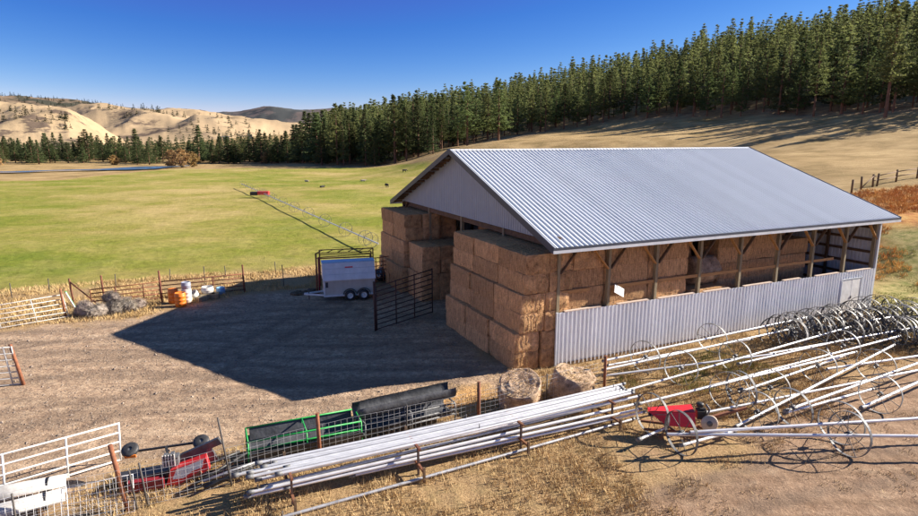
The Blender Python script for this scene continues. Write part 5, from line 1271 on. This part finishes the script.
M['orangeweed'] = mat('orange_weeds', (.66, .40, .13), (.44, .18, .06), .5, .9, spec=.15)
def cover(x, y, s, sd, th): return fbm(x*s, y*s, 3, sd) > th
inb = lambda x, y: (sdist(x, y, [tuple(BL(-2.3, -.1))[:2], tuple(BL(23, -.1))[:2], tuple(BL(23, 21))[:2], tuple(BL(-2.3, 21))[:2]]) < 0)
tufts('dry_grass', lambda x, y: (sdist(x, y, Z_YARD) > .2) & (sdist(x, y, Z_DIRT) > -.4) & ~inb(x, y) & (sdist(x, y, Z_GREEN) > .5) & (y < 34) & cover(x, y, .7, 60, .40), 46000, 8, .06, .24, 'drygrass', 'dry brown grass around the pipes and fence', 1, .012, (-22, 24, 13.5, 36))
tufts('dry_grass', lambda x, y: (sdist(x, y, Z_DIRT) < -.4) & (x > 0) & cover(x, y, .8, 64, .60), 12000, 6, .04, .14, 'drygrass', 'sparse dry grass on the bare dirt at the right', 8, .011, (0, 40, 14, 34))
tufts('tall_gold_grass', lambda x, y: (sdist(x, y, Z_YARD) > .2) & (sdist(x, y, Z_GREEN) > -.6) & (x < -2) & ~inb(x, y) & (y < 50) & (y > 30) & cover(x, y, .5, 66, .42), 22000, 7, .08, .30, 'goldgrass', 'tall golden grass strip between the yard and the pasture', 2, .02, (-45, 2, 30, 50))
tufts('green_weeds', lambda x, y: cover(x, y, .6, 61, .52) & (sdist(x, y, gp((600, 400), (620, 372), (740, 345), (800, 345), (770, 400), (700, 395))) < 0), 7000, 7, .08, .28, 'greengrass', 'green weeds growing under the wheel line pipes', 3, .014, (5, 24, 20, 33))
tufts('orange_weeds', lambda x, y: (sdist(x, y, Z_ORANGE) < 1) & cover(x, y, .25, 62, .45), 16000, 8, .12, .42, 'orangeweed', 'rust-orange weeds on the slope right of the shed', 4, .035, (24, 80, 38, 70))
tufts('meadow_grass', lambda x, y: (sdist(x, y, Z_GRASSR) < 0) & cover(x, y, .5, 63, .45), 9000, 7, .06, .2, 'greengrass', 'short yellow-green grass at the right end of the shed', 5, .014, (20, 50, 30, 46))
# loose straw near the stack foot and in the straw patch
def straw(n, fn, bounds, seed, label):
    r = np.random.default_rng(seed); xs = r.uniform(bounds[0], bounds[1], n); ys = r.uniform(bounds[2], bounds[3], n); k = fn(xs, ys); xs, ys = xs[k], ys[k]; n = len(xs); zs = TZ(xs, ys)+r.uniform(.0, .05, n)
    a = r.uniform(0, 2*PI, n); L_ = r.uniform(.05, .16, n); w_ = .008; dz = r.uniform(-.03, .05, n)
    V = np.stack([np.c_[xs-np.sin(a)*w_, ys+np.cos(a)*w_, zs], np.c_[xs+np.sin(a)*w_, ys-np.cos(a)*w_, zs+.003], np.c_[xs+np.cos(a)*L_, ys+np.sin(a)*L_, zs+dz+.015]], 1).reshape(-1, 3)
    tag(link('loose_straw', npmesh('loose_straw', V, np.arange(n*3).reshape(n, 3), M['strand'])), label, 'straw', kind='stuff')
sf = [tuple(BL(-3.3, -1.2))[:2], tuple(BL(0, -1.3))[:2], tuple(BL(0, 16))[:2], tuple(BL(-3.6, 9))[:2]]
straw(26000, lambda x, y: (sdist(x, y, sf) < .1) & cover(x, y, 1.1, 70, .40), (-8, 6, 22, 46), 6, 'loose straw scattered at the foot of the bale stacks')
straw(16000, lambda x, y: sdist(x, y, Z_STRAW) < .3, (-5, 5, 18, 26), 7, 'orange straw litter between the silver feeder and the round bales')
# stones on the yard
def stones(n, seed):
    r = np.random.default_rng(seed); xs = r.uniform(-24, 6, n); ys = r.uniform(15, 40, n); k = (sdist(xs, ys, Z_YARD) < -.2); xs, ys = xs[k], ys[k]; n = len(xs); zs = TZ(xs, ys)
    b = np.array([(1, 0, 0), (-.5, .87, 0), (-.5, -.87, 0), (.1, .1, .8)]); V = []
    s = r.uniform(.012, .045, n)*np.where(r.random(n) < .03, 2.2, 1); a = r.uniform(0, 6.28, n)
    V = np.stack([np.c_[xs+s*(q[0]*np.cos(a)-q[1]*np.sin(a)), ys+s*(q[0]*np.sin(a)+q[1]*np.cos(a)), zs+s*q[2]*.8-.0] for q in b], 1).reshape(-1, 3)
    F = (np.array([(0, 1, 3), (1, 2, 3), (2, 0, 3)])[None]+np.arange(n)[:, None, None]*4).reshape(-1, 3)
    tag(link('gravel', npmesh('gravel', V, F, mat('stone', (.36, .29, .23), (.16, .12, .095), 2, .9))), 'loose stones and clods on the gravel yard', 'gravel', kind='stuff')
stones(26000, 9)
